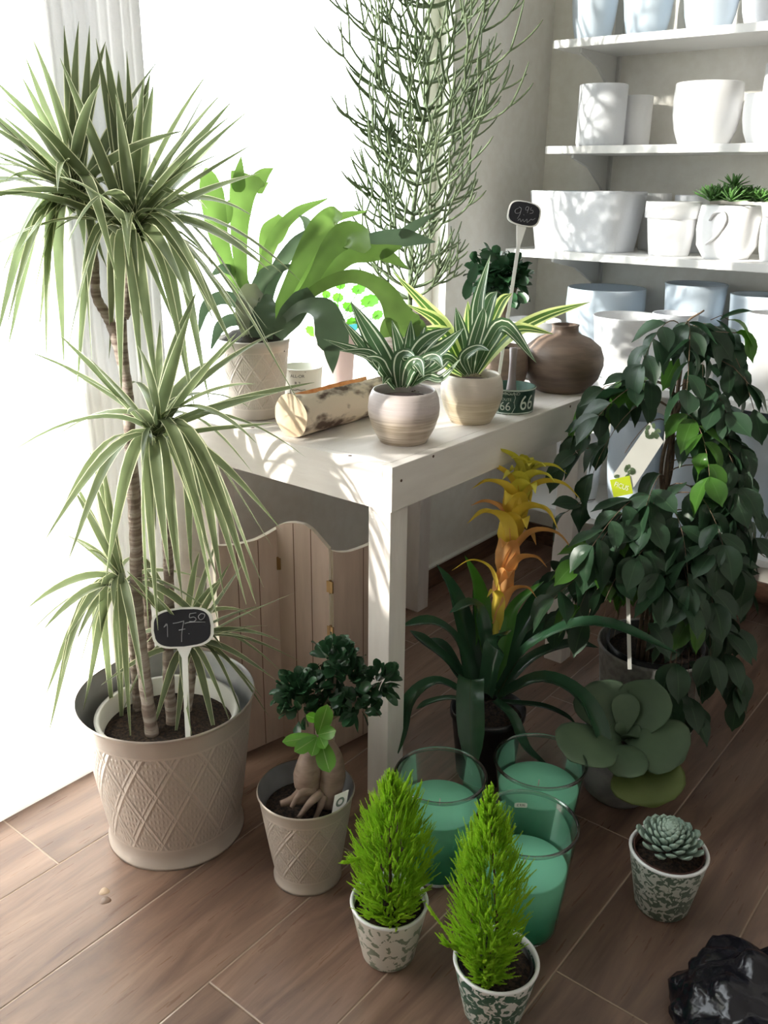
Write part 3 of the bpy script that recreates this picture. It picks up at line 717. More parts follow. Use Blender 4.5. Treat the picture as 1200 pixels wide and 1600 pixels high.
# --- smaller embossed bucket with the ginseng fig
pos = place(481, 1362); h, r, rb, prof = bucket('', '', pos, 1232, 150, 103, M_emboss_s)
T_ = thing('potted_ginseng_fig', 'small fig tree with swollen bare roots in a little embossed metal bucket on the floor', 'plant', pos)
pt = MB(); pt.lathe(prof, pos, 72); pt.build('bucket', M_emboss_s, T_)
pt = MB(); pt.lathe([(r - .001, h + .002), (r - .004, h - .004), (rb * 1.1, h * .4), (0, h * .4)], pos, 72); pt.build('bucket_lining', M_galv, T_)
soil(pos, r * .86, h * .80, T_)
M_root = mat('smooth_grey_brown_bark', (.20, .135, .10), .6, c2=(.32, .23, .18), nscale=14, stretch=(1, 1, 3), bump=.3, bscale=60)
M_figd = leaf_mat('dark_glossy_fig_leaf', (.03, .078, .036), (.04, .09, .04), [(.5, .02)], .10, .24)
M_figl = leaf_mat('fresh_green_fig_leaf', (.13, .30, .05), (.3, .45, .15), [(.5, .025)], .3, .25)
def pd(px, py, d): return at(px, py, d)
dg_ = depth(pos + V((0, 0, h)))
def roots(specs, par, name='trunk'):
    mb = MB()
    for pts, rr in specs:
        sp = smooth_path([at(*p) for p in pts], 5); n = len(sp)
        rl = [lerp_profile([(i / (len(rr) - 1), q) for i, q in enumerate(rr)], k / (n - 1)) for k in range(n)]
        mb.tube(sp, rl, 14)
    return mb.build(name, M_root, par)
roots([([(507, 1150, dg_ + .01), (488, 1180, dg_ + .0), (480, 1210, dg_ - .01), (478, 1238, dg_ - .01), (458, 1250, dg_ - .035), (438, 1256, dg_ - .04)], [.010, .022, .027, .022, .010, .006]),
       ([(507, 1150, dg_ + .01), (518, 1180, dg_ + .01), (519, 1210, dg_ + .0), (514, 1240, dg_ + .0), (512, 1262, dg_)], [.010, .020, .027, .024, .015]),
       ([(500, 1140, dg_ + .01), (497, 1165, dg_), (498, 1185, dg_)], [.008, .013, .012]),
       ([(490, 1236, dg_ - .02), (470, 1240, dg_ - .04), (455, 1262, dg_ - .05)], [.010, .007, .004]),
       ([(500, 1240, dg_ - .02), (484, 1255, dg_ - .045), (466, 1278, dg_ - .05)], [.010, .007, .004]),
       ([(505, 1244, dg_ - .02), (500, 1262, dg_ - .03), (492, 1280, dg_ - .035)], [.009, .006, .004]),
       ([(500, 1120, dg_ + .01), (520, 1080, dg_), (525, 1040, dg_)], [.006, .004, .002]), ([(500, 1140, dg_ + .01), (480, 1105, dg_), (465, 1080, dg_)], [.006, .004, .002]), ([(505, 1130, dg_ + .01), (560, 1095, dg_), (590, 1070, dg_)], [.005, .004, .002])], T_)
def leafy(mb, c, dr, L, w, ref=V((0, 0, 1)), droop=.2, nu=4, prof=None, fold=.2, n=9):
    dr = dr.normalized(); e = c + dr * L - V((0, 0, droop * L))
    mb.ribbon(bez(c, c + dr * L * .35, c + dr * L * .7, e, n), prof or (lambda t: w * lerp_profile(OVP, t)), ref, fold, nu)
def leaf_ball(mb, c, r, n, L, w, up=.3):
    for i in range(n):
        v = V((rnd.gauss(0, 1), rnd.gauss(0, 1), rnd.gauss(0, 1) + .3)).normalized(); q = r * rnd.uniform(.45, 1)
        b = c + v * q * .8; d = (v + V((rnd.uniform(-.5, .5), rnd.uniform(-.5, .5), rnd.uniform(-.2, .6) + up * .5))).normalized()
        leafy(mb, b, d, L * rnd.uniform(.7, 1.1), w * rnd.uniform(.8, 1.1), (v + V((0, 0, .6))).normalized(), .15)
mb = MB(); k = dg_ / F
for (x, y, rr, n, o) in [(468, 1082, 30, 50, 0), (500, 1075, 28, 36, .01), (522, 1030, 32, 58, 0), (545, 1068, 34, 60, -.01), (587, 1070, 26, 36, 0), (560, 1105, 22, 30, -.01), (470, 1110, 24, 30, -.01), (515, 1100, 24, 34, .02), (600, 1060, 12, 12, 0), (540, 1040, 22, 24, .02), (448, 1080, 14, 12, 0)]:
    leaf_ball(mb, at(x, y, dg_ + o), rr * k, n, 30 * k, 8.5 * k)
mb.build('foliage', M_figd, T_)
mb = MB()
for (x, y, x1, y1, ww) in [(497, 1148, 512, 1102, 14), (497, 1148, 525, 1142, 11), (495, 1150, 441, 1160, 10), (495, 1152, 460, 1175, 11), (496, 1152, 487, 1182, 9), (500, 1152, 515, 1208, 15), (499, 1150, 508, 1170, 9), (500, 1125, 478, 1118, 8)]:
    a = at(x, y, dg_ - .045); b = at(x1, y1, dg_ - .075); leafy(mb, a, b - a, (b - a).length, ww * k, (CAM - a).normalized(), -.02)
mb.build('young_leaves', M_figl, T_)
mb = MB(); a = at(535, 1248, dg_ - .03); b = at(529, 1277, dg_ - .04)
pl = [at(523, 1243, dg_ - .035), at(545, 1234, dg_ - .035), at(540, 1262, dg_ - .035), at(518, 1272, dg_ - .035)]
tcard = thing('plant_care_card', 'small white care card stuck in the soil of the ginseng fig', 'plant label', pl[3])
mb.add(pl + [p - FWD * -.001 for p in pl], [[0, 1, 2, 3], [7, 6, 5, 4], [0, 4, 5, 1], [1, 5, 6, 2], [2, 6, 7, 3], [3, 7, 4, 0]]); mb.build('card', M_whitep, tcard, False)
mb = MB(); c0 = (pl[0] + pl[1] + pl[2] + pl[3]) / 4 - FWD * .0008; rx = (pl[1] - pl[0]) * .3; ry = (pl[3] - pl[0]) * .25
mb.add([c0 + rx * math.cos(a) + ry * math.sin(a) for a in [i * PI / 8 for i in range(16)]] + [c0 + (rx * math.cos(a) + ry * math.sin(a)) * .55 for a in [i * PI / 8 for i in range(16)]], [[i, (i + 1) % 16, 16 + (i + 1) % 16, 16 + i] for i in range(16)])
mb.build('printed_plant', mat('grey_print', (.2, .25, .2), .6), tcard, False)

# --- golden cypresses in printed pots
M_cyp = mat('lime_green_cypress_sprays', (.60, .84, .08), .6, c2=(.30, .56, .05), nscale=26, ncon=(.3, .75), transl=.45, tc=(.6, .85, .08))
M_stem = mat('brown_stem', (.12, .07, .04), .8)
def cypress(pos, h, r, rimz, rows, dcen, seed, par, extra=()):
    """rows: (py, left px, right px) silhouette of the crown from the tip down"""
    rn = random.Random(seed); mb = MB()
    ys = [q[0] for q in rows]
    def spray(b, d, L, n=15, sz=.0030):
        d = d.normalized(); s = d.cross(V((0, 0, 1)));
        if s.length < .05: s = V((1, 0, 0))
        s.normalize(); u = s.cross(d); tip = b + d * L + V((0, 0, L * .35))
        prev = b
        for i in range(n):
            t = (i + .5) / n; p = b.lerp(tip, t); ph = rn.random() * 6.28
            for j in range(4):
                a = ph + j * PI / 2; o = (s * math.cos(a) + u * math.sin(a)); q = sz * (1.15 - .75 * t) * rn.uniform(.7, 1.3)
                e = p + (o * .75 + d * .8 + V((0, 0, .5))).normalized() * q * 1.6; wv = (o.cross(d)).normalized() * q * .38
                m_ = p.lerp(e, .45); mb.add([p, m_ + wv, e, m_ - wv], [[0, 1, 2, 3]])
        mb.tube([b, b.lerp(tip, .5), tip], [.0008, .0007, .0004], 3, False)
    N_ = 1250
    for i in range(N_):
        v = rn.random() ** .8; py = ys[0] + (ys[-1] - ys[0]) * v
        L_, R_ = rows[0][1], rows[0][2]
        for (a, b) in zip(rows[:-1], rows[1:]):
            if a[0] <= py <= b[0]:
                t = (py - a[0]) / (b[0] - a[0]); L_ = a[1] + (b[1] - a[1]) * t; R_ = a[2] + (b[2] - a[2]) * t
        c = (L_ + R_) / 2; hw = (R_ - L_) / 2 + 4 * min(1, v * 3); az = rn.random() * 2 * PI; q = rn.uniform(.45, 1.0)
        ce = at(c, py, dcen); wv = hw * dcen / F * q
        p = ce + RIGHT * math.cos(az) * wv + V((FWD.x, FWD.y, 0)).normalized() * math.sin(az) * wv
        out = (p - ce); out = out.normalized() if out.length > 1e-4 else V((0, 0, 1))
        up = 1.3 - 1.05 * v
        L = min(.034, .014 + wv * .4) * rn.uniform(.6, 1.25)
        spray(p - out * L * .35 - V((0, 0, L * .25)), out * .6 + V((rn.uniform(-.4, .4), rn.uniform(-.4, .4), rn.uniform(-.1, .3))) + V((0, 0, up)), L)
    for (x0, y0, x1, y1, dd) in extra:
        a = at(x0, y0, dcen + dd); b = at(x1, y1, dcen + dd - .02)
        for k in range(10):
            t = k / 10; p = a.lerp(b, t); o = (b - a).normalized(); s = V((rn.uniform(-1, 1), rn.uniform(-1, 1), rn.uniform(-.2, 1))) * .5
            spray(p, o + s * (1 - t), .028 * (1.1 - .4 * t))
    mb.build('foliage', M_cyp, par)
    mb = MB(); mb.tube([pos + V((0, 0, rimz)), pos + V((.002, 0, rimz + .04)), at((rows[0][1] + rows[0][2]) / 2, rows[1][0], dcen)], [.004, .003, .001], 7); mb.build('stem', M_stem, par)
def print_pot(pos, rim_py, rim_w, base_w, m, par):
    h, r = dims(pos, rim_py, rim_w); rb = base_w * depth(pos) / F / 2
    mb = MB(); mb.lathe([(0, 0), (rb * .94, 0), (rb, .005), (r * .985, h * .93), (r, h - .003), (r - .002, h), (r - .005, h - .002), (r * .9, h * .8), (0, h * .8)], pos, 64); pt = mb.build('pot', m, par)
    mb = MB(); mb.lathe([(r * .99, h * .955), (r + .0008, h - .003), (r - .001, h + .001), (r - .0055, h - .001), (r - .0065, h - .01)], pos, 64); mb.build('rim', M_pottery, par); return h, r
pos = place(607, 1488); T_ = thing('potted_cypress', 'small lime-green cypress in a cream pot with sparse grey-green sprigs', 'plant', pos, 'small lime-green cypresses')
h, r = print_pot(pos, 1405, 122, 82, M_print1, T_); soil(pos, r * .9, h * .86, T_)
cypress(pos, h, r, h * .86, [(1212, 606, 612), (1235, 592, 634), (1260, 580, 655), (1290, 562, 668), (1330, 552, 680), (1370, 552, 672), (1400, 560, 660), (1425, 575, 642)], depth(pos + V((0, 0, h + .06))), 3, T_, [(570, 1340, 543, 1350, -.02), (640, 1270, 655, 1235, 0), (620, 1260, 640, 1218, -.01)])
pos = place(770, 1578); T_ = thing('potted_cypress', 'lime-green cypress in a pot printed densely with dark green leaves, nearest the camera', 'plant', pos, 'small lime-green cypresses')
h, r = print_pot(pos, 1497, 134, 92, M_print2, T_); soil(pos, r * .9, h * .86, T_)
mb = MB(); mb.lathe([(r * .78, h * .84), (r * .84, h * .93), (r * .86, h * .93), (r * .8, h * .84)], pos, 40); mb.build('grow_pot_rim', M_black, T_)
cypress(pos, h, r, h * .86, [(1236, 764, 769), (1262, 752, 778), (1300, 735, 800), (1340, 718, 815), (1380, 706, 826), (1420, 704, 828), (1460, 704, 815), (1490, 716, 800), (1525, 742, 790)], depth(pos + V((0, 0, h + .06))), 5, T_, [(725, 1490, 672, 1425, -.03), (735, 1500, 690, 1470, -.04), (730, 1480, 700, 1480, -.04), (790, 1330, 795, 1285, 0), (740, 1340, 736, 1295, -.02)])

# --- three green candles in glass jars
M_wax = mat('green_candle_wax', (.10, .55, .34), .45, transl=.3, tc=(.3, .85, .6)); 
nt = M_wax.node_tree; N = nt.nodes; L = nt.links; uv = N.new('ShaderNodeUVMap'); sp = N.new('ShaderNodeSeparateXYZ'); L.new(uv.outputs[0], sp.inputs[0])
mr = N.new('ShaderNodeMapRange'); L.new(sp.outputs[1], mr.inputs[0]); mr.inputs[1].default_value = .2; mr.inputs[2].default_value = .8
L.new(mixc(nt, mr.outputs[0], (.10, .62, .40), (.38, .95, .68)), N['Principled BSDF'].inputs['Base Color'])  # upper wax painted lighter as if lit, lower wax darker
for (bx, by, rim, rw, bw, wl, lb, st) in [(683, 1352, 1208, 143, 104, .68, 'green candle in a clear glass jar, leftmost of three, behind the first cypress', 0), (835, 1300, 1186, 143, 104, .66, 'green candle in a clear glass jar, rearmost of three, beside the paddle succulent', 1), (812, 1440, 1283, 158, 112, .60, 'green candle in a clear glass jar, foremost of three, behind the nearest cypress', 2)]:
    pos = place(bx, by); h, r = dims(pos, rim, rw); rb = bw * depth(pos) / F / 2
    T_ = thing('jar_candle', lb, 'candle', pos, 'green jar candles')
    mb = MB(); mb.lathe([(0, .001), (rb * .95, .001), (rb, .005), (rb + (r - rb) * .5, h * .5), (r * .99, h - .008)], pos, 72); mb.build('glass_jar', M_glass, T_)
    mb = MB(); mb.lathe([(r * .985, h - .009), (r + .0015, h - .006), (r + .002, h - .002), (r, h), (r - .003, h - .001), (r - .004, h - .005), (r * .985, h - .009)], pos, 72); mb.build('glass_rim', M_rim, T_)
    hw = h * wl; rr = lambda z: rb + (r - rb) * z / h - .0035
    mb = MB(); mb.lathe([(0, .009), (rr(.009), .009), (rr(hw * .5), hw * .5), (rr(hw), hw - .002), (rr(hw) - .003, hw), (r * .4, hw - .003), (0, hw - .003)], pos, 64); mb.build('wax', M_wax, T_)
    mb = MB(); mb.tube([pos + V((0, 0, hw - .004)), pos + V((.001, 0, hw + .012))], .0012, 6); mb.build('wick', mat('white_wick', (.8, .8, .72), .8), T_)
    if st == 1:
        q = at(784, 1256, depth(pos) - .09)
    if st == 2:
        # price sticker on the far inside of the foremost jar
        a0 = math.atan2(-FWD.y, -FWD.x) + PI - .02; zc = zfor(pos.x + r * math.cos(a0), pos.y + r * math.sin(a0), 1255)
        mb = MB(); vs = []
        for i in range(9):
            a = a0 + (i - 4) * .036; e = .004 if i in (0, 8) else .0055
            for z in (zc - e, zc + e): vs.append(pos + V(((r - .003) * math.cos(a) * .97, (r - .003) * math.sin(a) * .97, z)))
        mb.add(vs, [[2 * i, 2 * i + 2, 2 * i + 3, 2 * i + 1] for i in range(8)]); st_ = mb.build('price_sticker', M_whitep, T_)
        mb = MB(); vs, fs = text_mesh('€ 9,95', .0065)
        mb.add([pos + V(((r - .003) * .965 * math.cos(a0 - v.x / r), (r - .003) * .965 * math.sin(a0 - v.x / r), zc + v.y)) for v in vs], fs); mb.build('price_print', M_ink, st_, False)

# --- guzmania
pos = place(757, 1205); h, r = dims(pos, 1105, 118)
T_ = thing('potted_bromeliad', 'bromeliad with yellow-orange flower spike and dark strap leaves in a black plastic pot', 'plant', pos)
mb = MB(); mb.lathe([(0, 0), (r * .75, 0), (r * .77, .004), (r * .95, h * .9), (r, h * .91), (r, h), (r - .004, h), (r * .93, h * .86), (0, h * .86)], pos, 56); mb.build('pot', M_black, T_)
soil(pos, r * .9, h * .88, T_)
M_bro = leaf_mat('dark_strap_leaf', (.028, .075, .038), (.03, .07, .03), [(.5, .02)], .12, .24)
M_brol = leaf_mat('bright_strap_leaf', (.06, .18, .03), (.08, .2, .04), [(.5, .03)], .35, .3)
gd = depth(pos + V((0, 0, h + .05)))
def strap(path, wpx, m, name='leaf', ref=None, prof=None, fold=.35, dw=gd, par=None, wave=0):
    P_ = [at(x, y, dw + o) for x, y, o in path]; sp = smooth_path(P_, 5); hw = wpx * dw / F / 2 * (1.22 if name == 'leaf' else 1)
    mb = MB(); mb.ribbon(sp, prof or (lambda t: max(.0004, hw * (.75 + .25 * math.sin(t * 2.2)) * (1 if t < .72 else max(0, 1 - ((t - .72) / .28) ** 2.2)))), ref or V((0, 0, 1)), fold, 6, wave)
    return mb.build(name, m, par or T_)
B_ = (757, 1082)
for path, wpx, m in [
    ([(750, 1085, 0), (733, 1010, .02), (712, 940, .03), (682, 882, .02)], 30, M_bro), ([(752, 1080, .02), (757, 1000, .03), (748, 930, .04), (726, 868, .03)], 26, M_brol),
    ([(742, 1085, -.01), (718, 1010, -.01), (680, 975, -.03), (628, 978, -.05)], 27, M_bro), ([(738, 1080, 0), (700, 1035, 0), (668, 1008, .0), (640, 985, .01)], 22, M_bro),
    ([(765, 1080, 0), (758, 1000, -.02), (742, 945, -.02), (702, 958, -.04)], 22, M_bro), ([(775, 1080, .03), (800, 1010, .05), (838, 945, .07), (872, 905, .08)], 28, M_bro),
    ([(778, 1082, -.03), (830, 1010, -.07), (930, 975, -.12), (1062, 1022, -.16)], 28, M_bro), ([(775, 1088, .02), (830, 1030, .04), (890, 1008, .05), (935, 1012, .05)], 22, M_bro),
    ([(780, 1090, -.03), (850, 1062, -.06), (915, 1100, -.08), (957, 1195, -.10)], 32, M_bro), ([(785, 1098, .02), (845, 1104, .03), (880, 1118, .04), (902, 1134, .05)], 15, M_bro),
    ([(738, 1082, -.04), (736, 1062, -.08), (734, 1110, -.12), (738, 1212, -.13)], 34, M_bro), ([(728, 1085, -.02), (680, 1066, -.03), (638, 1100, -.05), (622, 1178, -.05)], 22, M_bro),
    ([(730, 1095, .03), (700, 1092, .05), (672, 1098, .06), (650, 1108, .06)], 14, M_bro), ([(772, 1095, -.02), (800, 1120, -.05), (822, 1170, -.06), (862, 1203, -.05)], 17, M_bro),
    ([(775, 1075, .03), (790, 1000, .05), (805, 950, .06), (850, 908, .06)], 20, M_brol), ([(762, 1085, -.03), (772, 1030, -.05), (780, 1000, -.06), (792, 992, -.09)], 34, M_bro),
    ([(748, 1085, .04), (744, 1020, .06), (750, 960, .07), (742, 900, .09)], 20, M_bro), ([(770, 1085, .04), (795, 1040, .07), (830, 1000, .1), (880, 960, .13)], 22, M_bro), ([(745, 1090, .05), (715, 1050, .09), (690, 1010, .12), (660, 1000, .15)], 20, M_bro)]:
    strap(path, wpx, m)
mb = MB(); mb.tube(smooth_path([at(762, 1075, gd), at(772, 1000, gd), (at(784, 920, gd)), at(798, 830, gd), at(815, 760, gd)], 6), .0075, 10)
M_spike = mat('yellow_green_stem', (.45, .38, .05), .5); mb.build('flower_stem', M_spike, T_)
M_br1 = leaf_mat('yellow_bract', (.74, .54, .09), (.74, .5, .05), [], .28, .42, 1.2); M_br2 = leaf_mat('orange_bract', (.74, .38, .15), (.75, .3, .1), [], .28, .42, 1.2); M_br3 = leaf_mat('lime_yellow_bract', (.64, .60, .10), (.6, .5, .06), [], .28, .42, 1.2)
stem = smooth_path([at(772, 1000, gd), at(784, 920, gd), at(798, 830, gd), at(815, 760, gd), at(822, 728, gd)], 10)
def stem_at(py): return min(stem, key=lambda p: abs(proj(p)[1] - py))
sv = (stem[-1] - stem[0]).normalized(); e1 = RIGHT - sv * RIGHT.dot(sv); e1.normalize(); e2 = sv.cross(e1)
if e2.dot(FWD) > 0: e2 = -e2          # e2 points to the viewer, e1 to the right
kb = gd / F
def bract(py, az, L, w_, out, m, droop=.0):
    b = stem_at(py); o = e1 * math.cos(az) + e2 * math.sin(az); L *= kb; w_ *= kb / 2
    P_ = [b - o * .002, b + sv * L * .28 + o * L * .10, b + sv * L * .52 + o * L * .22 * (1 + out), b + sv * L * (.60 - droop * .3) + o * L * .45 * (1 + out), b + sv * L * (.50 - droop) + o * L * .66 * (1 + out)]
    pr = [(0, .5), (.15, .9), (.35, 1), (.55, .8), (.75, .42), (.9, .18), (1, .03)]
    mb = MB(); mb.ribbon(smooth_path(P_, 5), lambda t: w_ * lerp_profile(pr, t), -o + sv * .2, .55, 8); mb.build('bract', m, T_)
for py, az, L, w_, out, m, dr in [
    (985, 2.2, 100, 24, -.3, M_br1, 0), (975, .6, 110, 26, -.2, M_br2, 0), (950, 2.9, 120, 16, .1, M_br1, .1), (945, 1.5, 90, 34, -.5, M_br2, .0), (925, .5, 110, 34, -.1, M_br2, .0),
    (905, 1.9, 92, 40, -.2, M_br2, .0), (890, .25, 130, 34, .2, M_br2, .15), (880, -.8, 100, 34, .1, M_br2, .1), (865, 2.65, 100, 42, .25, M_br1, .15), (855, 1.3, 84, 44, .0, M_br1, .1), (850, 3.6, 92, 36, .2, M_br2, 0),
    (835, .55, 92, 40, .25, M_br1, .25), (826, 2.0, 82, 44, .0, M_br1, .15), (815, 2.8, 92, 38, .3, M_br1, .1), (812, 5.2, 84, 34, .2, M_br1, .1), (805, .15, 108, 34, .35, M_br1, .1), (800, 1.2, 76, 40, .0, M_br3, .1),
    (790, 3.3, 90, 32, .35, M_br1, -.05), (782, 2.3, 70, 36, .1, M_br3, .1), (778, .6, 70, 34, .2, M_br3, .05), (770, 4.4, 66, 30, .2, M_br3, 0), (766, -.1, 76, 28, .35, M_br3, .0), (762, 3.0, 78, 28, .3, M_br3, -.05),
    (756, 1.5, 52, 32, -.3, M_br3, 0), (752, .7, 50, 24, .1, M_br3, 0), (750, 2.4, 52, 24, .1, M_br3, -.05), (745, 4.7, 48, 28, -.2, M_br3, 0), (742, 1.2, 44, 26, -.6, M_br3, 0), (740, 3.6, 42, 22, -.5, M_br3, 0)]:
    bract(py, az, L, w_, out, m, dr)

# --- paddle succulent in a round grey pot
pos = place(965, 1238); h, r = dims(pos, 1150, 138)
T_ = thing('potted_paddle_succulent', 'succulent with broad grey-green paddle leaves in a round grey pot on the floor', 'plant', pos)
mb = MB(); mb.lathe([(0, 0), (r * .6, 0), (r * .82, h * .15), (r * 1.02, h * .5), (r * 1.0, h * .8), (r * .93, h), (r * .88, h), (r * .85, h * .85), (0, h * .85)], pos, 56); mb.build('pot', M_concrete, T_)
soil(pos, r * .84, h * .88, T_)
M_pad = mat('powdery_grey_green_paddle', (.075, .12, .07), .55, c2=(.125, .185, .105), nscale=10, ncon=(.3, .7), transl=.12, tc=(.2, .3, .1)); M_pady = mat('yellow_green_paddle', (.11, .145, .035), .5, c2=(.15, .19, .055), nscale=10, transl=.12, tc=(.3, .35, .1))
kd = depth(pos + V((0, 0, h)))
def paddle(base, mid, tip, wpx, m, ref, off=(0, 0, 0), cup=.25, pk=.62):
    a = at(*base, kd + off[0]); b = at(*mid, kd + off[1]); c = at(*tip, kd + off[2]); hw = wpx * kd / F / 2
    sp = bez(a, a.lerp(b, .66), c.lerp(b, .66), c, 16)
    pr = [(0, .18), (.15, .34), (.35, .68), (.55, .94), (.68, 1), (.8, .92), (.9, .7), (.96, .45), (1, .08)]
    mb = MB(); mb.fleshy(sp, lambda t: hw * lerp_profile(pr, t), .0028, ref, cup, 16); return mb.build('leaf', m, T_)
vw = (CAM - pos).normalized()
paddle((972, 1158), (945, 1110), (925, 1066), 92, M_pad, vw + V((0, 0, .3)), (0, .02, .05))
paddle((972, 1155), (978, 1115), (978, 1082), 44, M_pad, vw, (0, .0, .01))
paddle((975, 1158), (1012, 1120), (1022, 1062), 92, M_pad, vw + V((0, 0, .5)) - RIGHT * .5, (0, .0, -.01), .3)
paddle((982, 1160), (1025, 1150), (1068, 1190), 112, M_pad, V((0, 0, 1)) + vw * .6, (-.02, -.07, -.09), .1)
paddle((970, 1162), (925, 1148), (890, 1188), 100, M_pad, V((0, 0, 1)) + vw * .7, (-.02, -.09, -.13), .1)
paddle((978, 1165), (985, 1172), (962, 1212), 74, M_pad, V((0, 0, 1)) + vw * .8, (-.03, -.10, -.13), .1)
paddle((978, 1168), (1010, 1195), (1022, 1262), 112, M_pady, V((0, 0, .4)) + vw, (-.01, -.09, -.12), .1)
paddle((980, 1155), (1000, 1120), (1045, 1105), 60, M_pad, V((0, 0, 1)), (.01, .05, .08), .2)
paddle((970, 1155), (955, 1150), (946, 1142), 36, M_pad, vw + V((0, 0, 1)), (0, -.02, -.02), .5)
paddle((973, 1155), (985, 1145), (1000, 1152), 34, M_pad, V((0, 0, 1)), (0, -.02, -.03), .6)
paddle((972, 1150), (970, 1140), (966, 1128), 18, M_pad, vw, (0, -.01, -.01), .5)

# --- echeveria
pos = place(1033, 1412); T_ = thing('potted_echeveria', 'grey-green rosette succulent in a mottled green and white pot, standing alone on the floor', 'plant', pos)
h, r = print_pot(pos, 1326, 121, 82, M_print3, T_)
mb = MB(); mb.lathe([(r * .8, h * .8), (r * .86, h * .99), (r * .89, h * .99), (r * .82, h * .8)], pos, 48); mb.build('grow_pot_rim', mat('brown_plastic', (.10, .04, .03), .5), T_); soil(pos, r * .84, h * .9, T_)
M_ech = mat('powdery_blue_green_leaf', (.24, .33, .27), .5, c2=(.36, .46, .39), nscale=12); c0 = pos + V((-.002, 0, h * 1.0)); mb = MB(); R0 = 60 * depth(c0) / F
for i in range(96):
    t = i / 95; az = i * 2.39996; el = .35 + 1.12 * t ** 1.1; L = R0 * (1.0 - .62 * t) * .62; rad = R0 * .36 * (1 - t)
    b = c0 + V((math.cos(az) * rad, math.sin(az) * rad, .002 + .040 * t)); d = V((math.cos(az) * math.cos(el), math.sin(az) * math.cos(el), math.sin(el)))
    w_ = R0 * (.155 - .08 * t); up = V((-math.cos(az) * math.sin(el), -math.sin(az) * math.sin(el), math.cos(el)))
    mb.fleshy([b, b + d * L * .3, b + d * L * .6 + up * L * .02, b + d * L * .82 + up * L * .08, b + d * L * .95 + up * L * .15, b + d * L + up * L * .24], lambda t: w_ * lerp_profile([(0, .5), (.4, .85), (.6, 1), (.8, .8), (.93, .35), (1, .06)], t), .0028, up, .3, 8)
mb.build('leaf_rosette', M_ech, T_)

# --- weeping fig with three canes
gpos = place(1008, 1130); h, r = dims(gpos, 1005, 176)
FIG = thing('potted_weeping_fig', 'large weeping fig with dark drooping leaves in a pale grey pot beside the shelves', 'plant', gpos); T_ = FIG
mb = MB(); mb.lathe([(0, 0), (r * .8, 0), (r * .82, .006), (r * .97, h * .93), (r, h * .97), (r - .001, h), (r - .006, h), (r * .9, h * .7), (0, h * .7)], gpos, 64); mb.build('pot', M_linen, T_)
mb = MB(); mb.lathe([(r * .75, h * .7), (r * .82, h * 1.02), (r * .85, h * 1.02), (r * .78, h * .7)], gpos, 48); mb.build('grow_pot_rim', M_black, T_); soil(gpos, r * .8, h * .92, T_)
fd = depth(gpos + V((0, 0, .5)))
M_bark = mat('brown_twig_bark', (.14, .09, .06), .8, c2=(.24, .17, .12), nscale=20)
top = [(1008, 985), (1022, 900), (1032, 820), (1040, 740), (1052, 660), (1064, 580), (1070, 510), (1100, 485)]
trunk = smooth_path([at(x, y, fd + .02) for x, y in top], 6); trunk[0].z = h * .9
mb = MB(); n = len(trunk); mb.tube(trunk, [.0065 - .0045 * i / n for i in range(n)], 8)
mb.tube([p + V((.012 * math.cos(i * .35), .012 * math.sin(i * .35), 0)) for i, p in enumerate(trunk[:int(n * .8)])], .0045, 7)
mb.tube([p + V((.012 * math.cos(i * .35 + 3), .012 * math.sin(i * .35 + 3), 0)) for i, p in enumerate(trunk[:int(n * .7)])], .0045, 7)
mb.tube([trunk[int(n * .3)] + V((.01, -.02, 0)), at(1070, 505, fd)], .0035, 7)
mb.build('trunk', M_bark, T_)
M_wf = leaf_mat('dark_weeping_fig_leaf', (.026, .060, .030), (.045, .095, .045), [(.5, .022)], .14, .40, 2.6)
M_wfl = leaf_mat('fresh_weeping_fig_leaf', (.07, .17, .03), (.1, .22, .05), [(.5, .022)], .35, .3, 2)
env = [(495, 1075, 1150), (530, 1020, 1160), (580, 935, 1175), (640, 900, 1190), (700, 880, 1190), (760, 872, 1200), (820, 872, 1208), (860, 800, 1215), (900, 790, 1205), (940, 800, 1190), (980, 880, 1170), (1030, 920, 1165), (1080, 1010, 1160), (1130, 1035, 1150)]
def bounds(y):
    for a, b in zip(env[:-1], env[1:]):
        if a[0] <= y <= b[0]:
            t = (y - a[0]) / (b[0] - a[0]); return a[1] + (b[1] - a[1]) * t, a[2] + (b[2] - a[2]) * t
    return env[-1][1:]
fr = random.Random(12); mt = MB(); ml = MB(); mll = MB(); kf = fd / F; nleaf = 0
figprof = [(0, .1), (.12, .5), (.3, .95), (.42, 1), (.6, .86), (.75, .55), (.86, .22), (.93, .1), (1, .02)]
def figleaf(b, d, L, fresh=False):
    q0 = proj(b + d * L * .4 - V((0, 0, L * .4)))
    if 935 < q0[0] < 1050 and 655 < q0[1] < 790 and depth(b) < fd - .05: return
    if (905 < q0[0] < 1010 and 955 < q0[1] < 1075) or (900 < q0[0] < 1090 and 1030 < q0[1] < 1075): return
    w_ = L * fr.uniform(.25, .31); dr_ = fr.uniform(.15, .95); tip = b + d * L * (1.15 - dr_) + V((0, 0, -L * dr_)); tip = b + (tip - b).normalized() * L
    m1 = b + d * L * .38; side = d.cross(V((0, 0, 1))); ref = (d * .5 + V((0, 0, .6)) + V((fr.uniform(-.5, .5), fr.uniform(-.5, .5), 0))).normalized()
    if fr.random() < .5: ref = (ref + (CAM - b).normalized() * .5).normalized()
    (mll if fresh else ml).ribbon(bez(b, m1, b.lerp(tip, .7) + d * L * .06, tip, 9), lambda t: w_ * lerp_profile(figprof, t), ref, .22, 4, .06)
FH = V((FWD.x, FWD.y, 0)).normalized()
